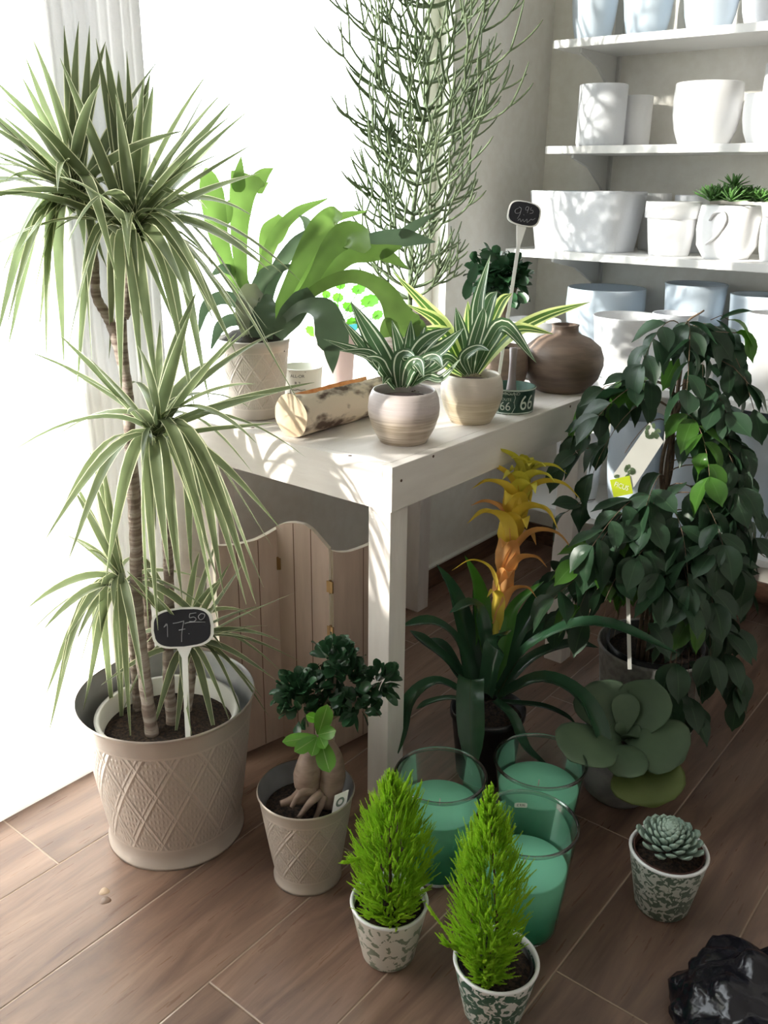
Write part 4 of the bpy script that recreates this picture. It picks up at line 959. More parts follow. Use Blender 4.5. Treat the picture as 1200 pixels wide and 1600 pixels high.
for k in range(74):
    y = 505 + 610 * ((k + fr.random()) / 60) ** .72 if k < 60 else fr.uniform(840, 1000)
    lo, hi = bounds(y); s = (fr.choice((-1, 1)) * fr.uniform(.6, 1) if fr.random() < .55 else fr.uniform(-.7, .7)) if k < 60 else fr.uniform(-.95, 0.6)
    mid = (lo + hi) / 2 if k < 60 else (lo + hi) / 2; hw = (hi - lo) / 2 - 12
    x = mid + s * hw; dz = -math.sqrt(max(0, 1 - s * s)) * hw * kf * fr.choice((1, 1, 1, -.9)) * .75 + fr.uniform(-.04, .04)
    end = at(x, y, max(fd + dz, 1.25)); 
    # keep clear of shelf boards and the table
    if end.y > -.52 and not (end.z < .26): end = end + (CAM - end) * ((end.y + .52) / (end.y - CAM.y))
    if end.x < .66 and end.y < -.7 and .6 < end.z < .8: end.x = .68
    # start on the trunk a little above the end
    ty = min(max(y - fr.uniform(20, 110), 520), 960) if y < 860 else fr.uniform(800, 900)
    st = min(trunk, key=lambda p: abs(proj(p)[1] - ty))
    out = V((end.x - st.x, end.y - st.y, 0)); ol = max(out.length, .02)
    sp = bez(st, st + out * .35 + V((0, 0, ol * .35)), st + out * .8 + V((0, 0, max(0, end.z - st.z) + ol * .12)), end, 12)
    mt.tube(sp, [.0016 - .0009 * i / 11 for i in range(12)], 4, False)
    fresh = fr.random() < .12
    for i in range(3, 12):
        if i < 5 and fr.random() < .5: continue
        t = (sp[min(11, i + 1)] - sp[i - 1]).normalized(); sd = t.cross(V((0, 0, 1))); sd = sd.normalized() if sd.length > .05 else V((1, 0, 0))
        d = (t * .55 + sd * (1 if i % 2 else -1) * fr.uniform(.4, 1) + V((0, 0, fr.uniform(-.2, .2)))).normalized()
        if sp[i].y > -.37 and d.y > 0: d.y = -d.y
        figleaf(sp[i], d, kf * fr.uniform(44, 64), fresh); nleaf += 1
    figleaf(sp[-1], (out.normalized() + V((0, 0, -.3))).normalized(), kf * 58, fresh)
# hand-set sprays seen against the shelves
for (x0, y0, x1, y1) in [(1080, 530, 1150, 520), (1120, 560, 1170, 600), (1085, 520, 1060, 560), (1110, 500, 1140, 500), (1150, 560, 1178, 640), (960, 600, 930, 620), (1010, 580, 965, 600), (920, 700, 885, 720), (930, 780, 885, 800), (1150, 850, 1195, 870), (1130, 1020, 1150, 1060), (1060, 1040, 1055, 1070), (1150, 1060, 1150, 1090)]:
    a = at(x0, y0, fd - .05); b = at(x1, y1, fd - .06); mt.tube([a, (a + b) / 2 + V((0, 0, .01)), b], .001, 4, False); d = (b - a).normalized()
    figleaf(b, d, kf * 56, y0 < 540); figleaf((a + b) / 2, (d + V((0, 0, .7))).normalized(), kf * 50); figleaf(a.lerp(b, .3), (d - V((0, 0, .7))).normalized(), kf * 52)
mt.build('twigs', M_bark, T_); ml.build('foliage', M_wf, T_); mll.build('young_foliage', M_wfl, T_)
# plant label hanging in the fig, and a white stake in its soil
M_tagw = mat('white_card', (.62, .62, .58), .5)
td = fd - .20
L0 = thing('plant_label', 'long white label with lime square reading FICUS, hung in the weeping fig', 'plant label', at(970, 752, td))
def quad(pts, m, par, name, off=0):
    mb = MB(); P_ = [at(x, y, td + off) for x, y in pts]; mb.add(P_ + [p + FWD * .0006 for p in P_], [[0, 1, 2, 3], [7, 6, 5, 4], [0, 4, 5, 1], [1, 5, 6, 2], [2, 6, 7, 3], [3, 7, 4, 0]]); return mb.build(name, m, par, False)
quad([(1015, 660), (1037, 690), (990, 762), (958, 742)], M_tagw, L0, 'card')
quad([(953, 750), (984, 743), (989, 771), (959, 777)], mat('lime_square', (.52, .62, .03), .5), L0, 'lime_square', -.002)
mb = MB()
for i in range(26):
    t = i / 26; x, y = (1020 - 8 * t * 1, 672 + 26 * t) if i < 14 else (985 - 14 * (i - 14) / 12, 733 + 14 * (i - 14) / 12)
    x += rnd.uniform(-11, 11); y += rnd.uniform(-7, 7); c = at(x, y, td - .0008)
    a_ = rnd.random() * 6.28; e1 = RIGHT * math.cos(a_) + UPV * math.sin(a_); e2 = RIGHT * -math.sin(a_) + UPV * math.cos(a_); q = 4.6 * td / F
    mb.add([c + e1 * q * math.cos(k * PI / 5) + e2 * q * .62 * math.sin(k * PI / 5) for k in range(10)], [list(range(10))])
mb.build('printed_leaves', mat('grey_green_print', (.10, .15, .08), .6), L0, False)
vs, fs = text_mesh('FICUS', 11 * td / F); c = at(971, 760, td - .0032); rx = (RIGHT - UPV * .35).normalized(); uy = (UPV + RIGHT * .35).normalized()
mb = MB(); mb.add([c + rx * v.x * .82 + uy * v.y for v in vs], fs); mb.build('lettering', M_whitep, L0, False)
mb = MB(); a, b = at(981, 925, fd - .12), at(984, 1046, fd - .10); q = RIGHT * .0045
mb.add([a - q, a + q, b + q, b - q] + [p + FWD * .001 for p in (a - q, a + q, b + q, b - q)], [[0, 1, 2, 3], [7, 6, 5, 4], [0, 4, 5, 1], [1, 5, 6, 2], [2, 6, 7, 3], [3, 7, 4, 0]])
tag(mb.build('plant_stake', M_whitep, None, False), 'slim white label stake standing in the weeping fig pot', 'plant label')

# ------------------------------------------------------------------ things on the table
def tpot(px, py, rim_py, rim_w): 
    p = place(px, py, TZ); h, r = dims(p, rim_py, rim_w); return p, h, r
# striped dracaenas in ribbed ceramic pots
M_war = leaf_mat('striped_green_white_blade', (.07, .13, .06), (.72, .76, .62), [(.17, .04), (.83, .04), (.5, .01)], .28, .3, 1.8)
M_warl = leaf_mat('lime_edged_striped_blade', (.10, .19, .05), (.70, .76, .34), [(.1, .1), (.5, .05), (.9, .1)], .42, .3, 1.8)
def warneckii(px, py, rim, rw, label, m, leaves, root):
    global T_
    pos, h, r = tpot(px, py, rim, rw); T_ = thing('potted_striped_dracaena', label, 'plant', pos, 'striped dracaenas on the table')
    R_ = r * 1.17
    mb = MB(); mb.lathe([(0, 0), (R_ * .66, 0), (R_ * .68, .004), (R_ * .72, .008), (R_ * .88, h * .28), (R_ * .985, h * .52), (R_, h * .66), (R_ * .97, h * .84), (R_ * .9, h * .96), (R_ * .865, h), (R_ * .83, h * .995), (R_ * .86, h * .9), (R_ * .9, h * .7), (0, h * .7)], pos, 72)
    mb.build('pot', m, T_); soil(pos, R_ * .88, h * .82, T_, m=mat('reddish_soil', (.05, .02, .015), .9))
    d0 = depth(pos + V((0, 0, h)))
    for i, (path, wpx, lime) in enumerate(leaves):
        if len(path) == 2:
            (x1, y1, o1), = path[1:]; x0, y0, o0 = path[0]
            path = [path[0], ((x0 + x1) / 2 + (x1 - x0) * .02, (y0 + y1) / 2 - abs(x1 - x0) * .18, (o0 + o1) / 2), path[1]]
        P_ = [at(x, y, d0 + o) for x, y, o in path]; hw = wpx * d0 / F / 2; mb = MB()
        mb.ribbon(smooth_path(P_, 6), lance(hw, .5, 1.1), (CAM - pos).normalized() + V((0, 0, .6)), .3, 8, twist=rnd.uniform(-.3, .3)); mb.build('leaf', M_warl if lime else M_war, T_)
R1 = (628, 600)
lv = [([(622, 600, 0), (590, 545, -.02), (547, 470, -.03)], 34, 0), ([(618, 602, -.02), (580, 560, -.05), (545, 545, -.06), (505, 530, -.08)], 18, 0), ([(620, 605, -.02), (575, 552, -.03), (535, 500, -.03)], 20, 0),
      ([(615, 605, -.03), (592, 570, -.06), (575, 552, -.08), (530, 548, -.1)], 20, 0), ([(632, 600, -.01), (650, 555, -.03), (672, 530, -.04), (705, 512, -.04)], 30, 0), ([(636, 600, -.02), (662, 562, -.04), (690, 545, -.05), (725, 512, -.05)], 30, 0),
      ([(625, 605, -.04), (625, 575, -.06), (632, 556, -.06), (650, 560, -.09)], 30, 0), ([(640, 602, -.04), (655, 575, -.07), (678, 560, -.09), (692, 575, -.13)], 24, 0), ([(628, 598, .01), (626, 550, .01), (612, 500, .02)], 22, 0),
      ([(632, 598, .01), (640, 545, .01), (642, 500, .0)], 22, 0), ([(620, 600, .0), (605, 560, .0), (590, 520, .01)], 24, 0), ([(640, 600, .02), (668, 560, .04), (690, 540, .06)], 26, 0), ([(618, 606, -.04), (600, 580, -.07), (590, 565, -.09), (572, 558, -.12)], 26, 0),
      ([(642, 604, -.04), (668, 590, -.08), (690, 592, -.1), (720, 560, -.12)], 16, 0), ([(632, 604, -.05), (640, 580, -.08), (652, 568, -.1), (662, 590, -.13)], 26, 0), ([(630, 598, .02), (655, 520, .03), (660, 505, .04)], 20, 0), ([(622, 602, -.03), (606, 588, -.06), (598, 600, -.09)], 18, 0)]
warneckii(630, 688, 608, 97, 'striped dracaena in a mauve-topped ribbed clay pot at the near corner of the table', M_ribbed, lv, R1)
lv = [([(728, 582, 0), (700, 520, .0), (665, 480, .0), (613, 424, .01)], 24, 1), ([(726, 584, -.02), (700, 530, -.03), (680, 500, -.03), (636, 476, -.04)], 26, 1), ([(726, 584, -.02), (705, 540, -.04), (690, 520, -.05), (655, 512, -.07)], 26, 1),
      ([(735, 580, 0), (745, 520, -.01), (748, 470, 0), (766, 398, .02)], 24, 0), ([(738, 580, .01), (750, 520, .02), (765, 470, .02), (777, 455, .03)], 28, 0), ([(735, 578, .02), (732, 520, .03), (731, 470, .04)], 20, 1),
      ([(730, 580, .0), (722, 530, -.01), (712, 480, -.01)], 24, 0), ([(745, 582, .0), (790, 530, -.01), (850, 495, -.02), (922, 472, -.03)], 24, 1), ([(745, 582, -.01), (775, 540, -.03), (810, 515, -.05), (865, 522, -.06)], 28, 1),
      ([(742, 582, -.02), (765, 535, -.05), (790, 510, -.06), (838, 567, -.10)], 28, 0), ([(746, 582, .02), (780, 530, .04), (800, 505, .05)], 26, 0), ([(728, 585, -.03), (700, 560, -.06), (680, 575, -.08), (645, 590, -.12)], 22, 0),
      ([(725, 584, .02), (695, 540, .03), (670, 520, .05)], 24, 1), ([(734, 585, -.04), (725, 560, -.07), (745, 545, -.08), (765, 548, -.1)], 20, 0), ([(738, 582, .03), (780, 480, .06), (800, 458, .07)], 20, 1), ([(736, 584, -.03), (738, 550, -.05), (752, 500, -.05), (756, 480, -.05)], 24, 0), ([(722, 586, -.02), (700, 570, -.04), (672, 540, -.05)], 20, 1)]
warneckii(735, 657, 583, 84, 'striped dracaena in a cream ribbed clay pot, second from the table corner', M_ribbed2, lv, R1)

# staghorn fern in a metal bucket
pos, h, r = tpot(400, 648, 528, 116); T_ = thing('potted_staghorn_fern', 'staghorn fern with antler-shaped fronds in an embossed metal bucket on the table', 'plant', pos)
mb = MB(); rb = r * .74
mb.lathe([(0, .001), (rb, .001), (rb * 1.02, .006), (r * .97, h * .93), (r, h), (r - .004, h + .002), (r * .9, h * .8), (0, h * .8)], pos, 72); mb.build('bucket', M_emboss_s, T_); soil(pos, r * .9, h * .86, T_)
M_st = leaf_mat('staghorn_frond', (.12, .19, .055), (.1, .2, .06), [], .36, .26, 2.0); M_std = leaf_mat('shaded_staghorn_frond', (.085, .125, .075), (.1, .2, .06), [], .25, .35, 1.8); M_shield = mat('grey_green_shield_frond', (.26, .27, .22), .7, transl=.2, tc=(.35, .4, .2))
sd = depth(pos + V((0, 0, h))); r0 = (410, 515)
def frond(path, wpr, m, ref=None, tips=(), wave=.05):
    """wpr: list of (t, width px); tips: extra antler points (path, width)"""
    P_ = [keep(at(x, y, sd + o), .025) for x, y, o in path]; mb = MB(); k = sd / F / 2
    mb.ribbon(smooth_path(P_, 7), lambda t: max(.0004, k * .86 * lerp_profile(wpr, t)), ref or (CAM - pos).normalized(), .18, 6, wave)
    for tp, tw in tips:
        P2 = [keep(at(x, y, sd + o - .002), .02) for x, y, o in tp]; mb.ribbon(smooth_path(P2, 6), lance(k * tw, .15, .9), ref or (CAM - pos).normalized(), .1, 4)
    mb.build('frond', m, T_)
frond([(400, 515, 0), (382, 460, .03), (374, 380, .06), (378, 310, .08), (388, 272, .08)], [(0, 12), (.3, 20), (.6, 34), (.85, 52), (.97, 62), (1, 40)], M_st, tips=[([(372, 300, .08), (374, 270, .08), (377, 243, .08)], 22), ([(398, 290, .08), (412, 272, .08), (428, 262, .07)], 26), ([(400, 300, .08), (410, 290, .08), (420, 285, .06)], 18)])
frond([(395, 515, .02), (365, 440, .04), (342, 370, .04), (332, 310, .04), (322, 262, .04)], [(0, 10), (.3, 22), (.6, 40), (.8, 44), (.95, 26), (1, 4)], M_st, tips=[([(345, 350, .04), (355, 325, .04), (358, 312, .04)], 26)])
frond([(405, 515, .0), (405, 450, .0), (425, 380, .0), (460, 335, .0), (512, 310, .02)], [(0, 12), (.3, 20), (.55, 24), (.8, 18), (1, 2)], M_st)
frond([(408, 510, .02), (415, 430, .04), (418, 370, .05), (440, 338, .06)], [(0, 10), (.4, 22), (.75, 34), (1, 14)], M_st, tips=[([(425, 380, .05), (445, 350, .05), (455, 330, .05)], 24)])
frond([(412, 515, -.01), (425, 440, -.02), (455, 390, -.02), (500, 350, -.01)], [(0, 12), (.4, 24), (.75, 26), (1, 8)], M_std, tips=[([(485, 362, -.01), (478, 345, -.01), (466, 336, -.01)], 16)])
frond([(420, 515, -.02), (455, 440, -.03), (485, 380, -.03), (512, 345, -.02), (535, 335, -.04)], [(0, 14), (.35, 30), (.65, 44), (.88, 38), (1, 8)], M_st)
frond([(425, 512, .03), (470, 450, .05), (500, 400, .06), (510, 375, .06)], [(0, 12), (.5, 36), (.8, 40), (1, 12)], M_st)
frond([(430, 512, -.02), (480, 450, -.04), (515, 390, -.05), (545, 368, -.06), (575, 392, -.09)], [(0, 12), (.35, 24), (.6, 44), (.85, 54), (1, 16)], M_st)
frond([(435, 512, .0), (500, 440, -.01), (545, 400, -.02), (590, 395, -.03), (628, 385, -.04)], [(0, 16), (.4, 32), (.65, 34), (.85, 22), (1, 3)], M_st, tips=[([(595, 395, -.03), (615, 405, -.03), (638, 420, -.03)], 22)])
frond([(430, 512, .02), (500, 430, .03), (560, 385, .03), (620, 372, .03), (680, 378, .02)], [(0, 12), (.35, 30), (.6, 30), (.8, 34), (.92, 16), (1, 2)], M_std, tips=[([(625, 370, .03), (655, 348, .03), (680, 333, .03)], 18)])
frond([(430, 512, .05), (480, 400, .08), (520, 345, .09), (572, 330, .10)], [(0, 8), (.5, 20), (.8, 14), (1, 3)], M_st)
frond([(438, 510, -.04), (490, 455, -.08), (550, 432, -.10), (600, 455, -.12), (625, 500, -.14), (640, 520, -.14)], [(0, 14), (.3, 22), (.5, 26), (.7, 40), (.88, 62), (1, 50)], M_st, tips=[([(615, 500, -.14), (602, 520, -.14), (598, 528, -.14)], 26), ([(645, 505, -.14), (660, 520, -.14), (664, 527, -.14)], 26)])
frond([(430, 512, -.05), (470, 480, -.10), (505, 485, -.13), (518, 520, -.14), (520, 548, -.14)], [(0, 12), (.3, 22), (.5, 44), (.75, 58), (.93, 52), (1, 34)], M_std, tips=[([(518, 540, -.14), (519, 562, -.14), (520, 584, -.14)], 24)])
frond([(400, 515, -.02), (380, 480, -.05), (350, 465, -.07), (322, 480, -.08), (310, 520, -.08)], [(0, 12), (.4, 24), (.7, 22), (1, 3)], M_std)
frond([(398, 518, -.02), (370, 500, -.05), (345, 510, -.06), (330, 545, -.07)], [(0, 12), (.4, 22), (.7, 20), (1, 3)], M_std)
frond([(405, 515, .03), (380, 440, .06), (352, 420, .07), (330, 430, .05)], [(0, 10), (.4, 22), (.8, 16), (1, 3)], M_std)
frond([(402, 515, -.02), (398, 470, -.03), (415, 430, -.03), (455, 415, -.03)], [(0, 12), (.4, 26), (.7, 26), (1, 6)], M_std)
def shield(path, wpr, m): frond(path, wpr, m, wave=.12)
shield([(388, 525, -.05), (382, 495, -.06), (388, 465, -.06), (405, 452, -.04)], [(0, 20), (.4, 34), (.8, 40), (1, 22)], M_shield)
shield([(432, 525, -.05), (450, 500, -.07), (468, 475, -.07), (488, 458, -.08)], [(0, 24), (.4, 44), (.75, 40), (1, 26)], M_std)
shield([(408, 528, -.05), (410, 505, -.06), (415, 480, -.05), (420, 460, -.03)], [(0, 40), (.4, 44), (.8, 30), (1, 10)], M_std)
mb = MB()
mb.lathe([(0, h * .84), (r * .88, h * .86), (r * .85, h * .98), (r * .5, h * 1.10), (0, h * 1.14)], pos, 24, lambda a, z: 1 + .1 * math.sin(5 * a)); mb.build('root_ball', mat('dark_root_ball', (.05, .045, .035), .9, bump=1, bscale=80), T_)

# birch log trough
M_birch = mat('birch_bark', (.70, .60, .48), .7, c2=(.12, .075, .055), nscale=26, ncon=(.47, .60), stretch=(1, .55, 1), bump=.5, bscale=60, detail=6)
M_birchin = mat('hollowed_orange_wood', (.58, .30, .14), .8, c2=(.70, .45, .25), nscale=30); M_birchend = mat('sawn_birch_end', (.68, .56, .42), .7, c2=(.56, .43, .30), nscale=12)
y0, y1 = onz(478, 688, TZ).y, onz(592, 648, TZ).y + .01; cx = onz(478, 688, TZ).x - .042; rl = .047
T_ = thing('birch_log_trough', 'hollowed white birch log lying on the table beside the staghorn fern', 'planter', (cx, (y0 + y1) / 2, TZ))
mb = MB(); ny = 24; na = 30; op0, op1 = math.radians(68), math.radians(128); vs = []; uv = []
for j in range(ny + 1):
    y = y0 + (y1 - y0) * j / ny
    for i in range(na + 1):
        ww_ = min(1, max(0, (y - y0) / .035)) ** .5; o0 = math.radians(98) * (1 - ww_) + op0 * ww_; o1 = math.radians(99) * (1 - ww_) + op1 * ww_
        a = o0 - (2 * PI - (o1 - o0)) * i / na; q = rl * (1 + .05 * noise.noise(V((math.cos(a) * 2, y * 14, math.sin(a) * 2)))); jag = .003 * noise.noise(V((0, y * 60, i > na / 2))) if i in (0, na) else 0
        z = max(.0008, rl * .97 + (q + jag) * math.sin(a)); vs.append(V((cx + q * math.cos(a) * 1.0, y, TZ + z))); uv.append((i / na, j / ny))
mb.add(vs, [[j * (na + 1) + i, j * (na + 1) + i + 1, (j + 1) * (na + 1) + i + 1, (j + 1) * (na + 1) + i] for j in range(ny) for i in range(na)], uv)
mb.build('bark', M_birch, T_)
mb = MB(); vin = []
def hollow(y):
    ww_ = min(1, max(0, (y - y0) / .035)) ** .5; op0_, op1_ = math.radians(98) * (1 - ww_) + op0 * ww_, math.radians(99) * (1 - ww_) + op1 * ww_; k_ = ww_
    l = V((cx + rl * math.cos(op1_), y, TZ + rl * .97 + rl * math.sin(op1_))); rr_ = V((cx + rl * math.cos(op0_), y, TZ + rl * .97 + rl * math.sin(op0_)))
    return [l, l + V((.006, 0, -.02)) * k_, l.lerp(rr_, .5) + V((0, 0, -.045)) * k_, rr_ + V((-.006, 0, -.02)) * k_, rr_]
for j in range(25): vin += hollow(y0 + (y1 - y0) * j / 24)
mb.add(vin, [[j * 5 + i, j * 5 + i + 1, j * 5 + 6 + i, j * 5 + 5 + i] for j in range(24) for i in range(4)]); mb.build('hollow', M_birchin, T_)
for y, q in ((y0, -.0003), (y1, .0003)):
    mb = MB()
    o = vs[:na + 1] if y == y0 else vs[-(na + 1):]; hh = hollow(y); mb.add([p + V((0, q, 0)) for p in o] + [p + V((0, q, 0)) for p in hh[1:4]], [list(range(na + 4))])
    mb.build('sawn_end', M_birchend, T_, False)

# cream tin with Route 66 print
def shield_pts(w, h):
    return [(-.42 * w, .5 * h), (-.2 * w, .42 * h), (0, .5 * h), (.2 * w, .42 * h), (.42 * w, .5 * h), (.5 * w, .3 * h), (.44 * w, .1 * h), (.5 * w, -.12 * h), (.36 * w, -.36 * h), (0, -.5 * h), (-.36 * w, -.36 * h), (-.5 * w, -.12 * h), (-.44 * w, .1 * h), (-.5 * w, .3 * h), (-.42 * w, .5 * h)]
def cyl_line(mb, pts, c, rf, z, ang, rad):
    mb.tube([V((c[0] + (rf(z + y) + .0005) * math.cos(ang + x / rf(z)), c[1] + (rf(z + y) + .0005) * math.sin(ang + x / rf(z)), c[2] + z + y)) for x, y in pts], rad, 4)
pos, h, r = tpot(472, 632, 572, 66)
T_ = thing('printed_tin_pot', 'cream tin pot with black road-shield 66 print, behind the birch log', 'pot', pos); rf = lambda z: r * (.88 + .12 * z / h)
mb = MB(); mb.lathe([(0, 0), (rf(0), 0), (rf(h), h - .002), (rf(h) + .001, h), (rf(h) - .003, h), (rf(0) - .004, .01), (0, .01)], pos, 48); mb.build('pot_body', M_cream, T_)
a0 = math.atan2(CAM.y - pos.y, CAM.x - pos.x) - .2; mb = MB()
text_on_cyl(mb, 'ALL-OR', .010, pos, rf, h * .84, a0, .0006); text_on_cyl(mb, 'R 2', .010, pos, rf, h * .66, a0, .0006); text_on_cyl(mb, '66', .026, pos, rf, h * .30, a0, .0006)
cyl_line(mb, shield_pts(.040, .036), pos, rf, h * .31, a0, .0006); cyl_line(mb, [(-.02, 0), (.02, 0)], pos, rf, h * .95, a0, .0006); mb.build('lettering', M_ink, T_, False)
# pink pot with scallop-leaved plant
pos, h, r = tpot(524, 606, 505, 68); T_ = thing('potted_scallop_leaf_plant', 'bright green scalloped-leaf plant in a pale pink pot behind the birch log', 'plant', pos)
mb = MB(); mb.lathe(pot_profile('taper', r, h), pos, 48); mb.build('pot', M_pink, T_); soil(pos, r * .88, h * .9, T_)
M_ger = leaf_mat('bright_scalloped_leaf', (.12, .32, .05), (.1, .3, .05), [], .5, .4, 2.2); gd2 = depth(pos + V((0, 0, h))); mb = MB(); ms = MB()
for (x, y, w_) in [(578, 470, 30), (560, 452, 22), (528, 465, 18), (520, 480, 20), (488, 518, 24), (545, 480, 22), (500, 495, 18), (552, 505, 22), (535, 510, 18), (510, 460, 14), (590, 492, 18), (565, 500, 20), (515, 512, 20), (532, 445, 16)]:
    c = at(x, y, gd2 + rnd.uniform(-.05, .04)); q = w_ * gd2 / F / 2; n_ = V((rnd.uniform(-.5, .5), rnd.uniform(-.5, .5), .8)).normalized() + (CAM - c).normalized() * .7; n_.normalize(); e1 = n_.cross(V((0, 0, 1))).normalized(); e2 = n_.cross(e1)
    pts = [c - n_ * q * .25]
    for i in range(36):
        a = i / 36 * 2 * PI; rr = q * (1 + .08 * math.cos(a * 9)); pts.append(c + (e1 * math.cos(a) + e2 * math.sin(a)) * rr)
    mb.add(pts, [[0, 1 + i, 1 + (i + 1) % 36] for i in range(36)]); ms.tube(bez(pos + V((0, 0, h * .9)), pos + V((0, 0, h * 1.05)), c - V((0, 0, .02)), c, 6), .0012, 5, False)
mb.build('foliage', M_ger, T_); ms.build('stems', M_figl, T_)
pc = at(548, 512, gd2 - .05); mb = MB(); q = .010
P_ = [pc + RIGHT * a * q * 1.6 + UPV * b * q for a, b in ((-1, .6), (1, 1), (1, -.6), (-1, -1))]; mb.add(P_ + [p + FWD * .001 for p in P_], [[0, 1, 2, 3], [7, 6, 5, 4], [0, 4, 5, 1], [1, 5, 6, 2], [2, 6, 7, 3], [3, 7, 4, 0]])
tag(mb.build('plant_label_card', mat('cyan_card', (.10, .5, .6), .5), None, False), 'small cyan plant label tucked among the scalloped leaves above the pink pot', 'plant label')

# pencil cactus in taupe ribbed pot
pos, h, r = tpot(640, 588, 484, 118); T_ = thing('potted_pencil_cactus', 'very tall pencil cactus with thin leafless green branches in a taupe pot by the window', 'plant', pos)
mb = MB(); mb.lathe([(0, 0), (r * .7, 0), (r * .86, h * .2), (r * .98, h * .5), (r * .96, h * .78), (r * .86, h * .84), (r * .74, h * .86), (r * .72, h), (r * .68, h), (r * .66, h * .85), (0, h * .85)], pos, 56); mb.build('pot', M_ribgrey, T_); soil(pos, r * .64, h * .9, T_)
M_euph = mat('grey_green_pencil_stem', (.20, .25, .14), .55, c2=(.13, .18, .09), nscale=12, ncon=(.35, .7)); ed = depth(pos + V((0, 0, h))); er = random.Random(21); mb = MB()
tr = [(640, 492), (641, 440), (643, 380), (645, 335), (652, 280), (656, 230), (664, 180), (668, 120), (669, 60), (670, 0), (671, -70)]
trp = smooth_path([at(x, y, ed) for x, y in tr], 6); n = len(trp); mb.tube(trp, [.0075 - .0035 * i / n for i in range(n)], 8)
def eu(p, d, L, r_, lev):
    d = d.normalized(); e = p + d * L + V((0, 0, L * .30)); pts = bez(p, p + d * L * .35, p + d * L * .75 + V((0, 0, L * .08)), e, 6)
    pts = [keep(q, .02) for q in pts]
    mb.tube(pts, [r_, r_ * .95, r_ * .9, r_ * .85, r_ * .8, r_ * (.7 if lev else .4)], 5); t = (pts[-1] - pts[-2]).normalized()
    if lev > 0:
        k = 3 if lev == 2 or er.random() < .55 else 2; s = t.cross(V((er.uniform(-1, 1), er.uniform(-1, 1), .2))).normalized(); ph = er.random() * 6.28
        for i in range(k):
            o = Matrix.Rotation(ph + i * 2 * PI / k + er.uniform(-.4, .4), 3, t) @ s; eu(pts[-1], t * er.uniform(.9, 1.3) + o * er.uniform(.45, .9) , L * er.uniform(.55, .85), r_ * .78, lev - 1)
for wy, kk, L in [(470, 6, 46), (445, 7, 50), (415, 6, 50), (380, 6, 55), (350, 7, 60), (335, 6, 66), (290, 7, 66), (275, 6, 66), (240, 7, 70), (232, 5, 66), (185, 7, 78), (175, 5, 70), (130, 4, 66), (98, 7, 80), (60, 4, 66), (15, 6, 78), (-20, 6, 70)]:
    p = min(trp, key=lambda q: abs(proj(q)[1] - wy)); a0 = er.random() * 6.28
    for i in range(kk):
        a = a0 + i * 2 * PI / kk + er.uniform(-.3, .3); Lw = L * ed / F * er.uniform(.75, 1.1) * .9; eu(p, V((math.cos(a), math.sin(a), er.uniform(.0, .35))), Lw * 1.15, .0045, 2 if er.random() < .75 else 1)
mb.build('branches', M_euph, T_)

# bonsai fig in a brown clay pot
pos, h, r = tpot(782, 612, 540, 66); T_ = thing('potted_bonsai_fig', 'little dark-leaved bonsai fig in a round brown clay pot at the back of the table', 'plant', pos)
mb = MB(); R_ = r * 1.25
mb.lathe([(0, 0), (R_ * .6, 0), (R_ * .64, .004), (R_ * .92, h * .3), (R_, h * .55), (R_ * .95, h * .8), (r, h * .97), (r * .92, h), (r * .85, h * .9), (0, h * .88)], pos, 56); mb.build('pot', M_brown, T_); soil(pos, r * .84, h * .91, T_)
bd = depth(pos + V((0, 0, h)))
roots([([(778, 548, bd), (780, 525, bd), (783, 510, bd), (784, 492, bd), (790, 475, bd), (786, 455, bd)], [.014, .019, .017, .010, .007, .004]), ([(788, 480, bd), (800, 465, bd), (806, 450, bd)], [.006, .004, .003]), ([(782, 500, bd), (774, 488, bd - .01), (776, 484, bd - .01)], [.007, .005, .003])], T_)
mb = MB(); k = bd / F
for (x, y, rr, n) in [(780, 435, 26, 44), (755, 425, 18, 24), (800, 428, 18, 26), (765, 450, 16, 20), (795, 452, 20, 26), (772, 412, 14, 14), (812, 440, 10, 8)]: leaf_ball(mb, at(x, y, bd + rnd.uniform(-.01, .02)), rr * k, n, 32 * k, 8 * k, -.2)
for a_, b_ in [((735, 430), (728, 465)), ((745, 410), (735, 440)), ((780, 405), (752, 397)), ((810, 455), (822, 472)), ((815, 430), (821, 445))]:
    p, q = at(*a_, bd - .02), at(*b_, bd - .03); leafy(mb, p, q - p, (q - p).length * 1.1, 8 * k, (CAM - p).normalized(), 0)
mb.build('foliage', M_figd, T_)

# dark green Route 66 tin
pos, h, r = tpot(797, 640, 602, 76); rf = lambda z: r * (.93 + .07 * z / h); T_ = thing('printed_tin_pot', 'small dark green tin pot printed with pale 66 road shields, left of the brown vase', 'pot', pos)
mb = MB(); mb.lathe([(0, 0), (rf(0), 0), (rf(h) - .0005, h - .002), (rf(h), h), (rf(h) - .004, h), (rf(0) - .004, h * .6), (0, h * .6)], pos, 56); mb.build('pot_body', M_green66, T_)
mb = MB()
for z in (h - .0015, .003): mb.lathe([(rf(z), z - .0016), (rf(z) + .0012, z), (rf(z), z + .0016)], pos, 56)
mb.build('pale_rim', M_inkw, T_)
a0 = math.atan2(CAM.y - pos.y, CAM.x - pos.x); mb = MB(); av = a0
text_on_cyl(mb, '66', .030, pos, rf, h * .33, a0 - .22, .0006, .9); cyl_line(mb, shield_pts(.046, .056), pos, rf, h * .42, a0 - .22, .0007); text_on_cyl(mb, 'ROUTE', .009, pos, rf, h * .62, a0 - .22, .0006); text_on_cyl(mb, 'NORTHBOUND', .010, pos, rf, h * .86, a0 - .25, .0006)
text_on_cyl(mb, '66', .050, pos, rf, h * .45, a0 + .75, .0006, .8); cyl_line(mb, [(-.022, 0), (.022, 0)], pos, rf, h * .53, a0 - .22, .0006)
mb.build('lettering', M_inkw, T_, False)
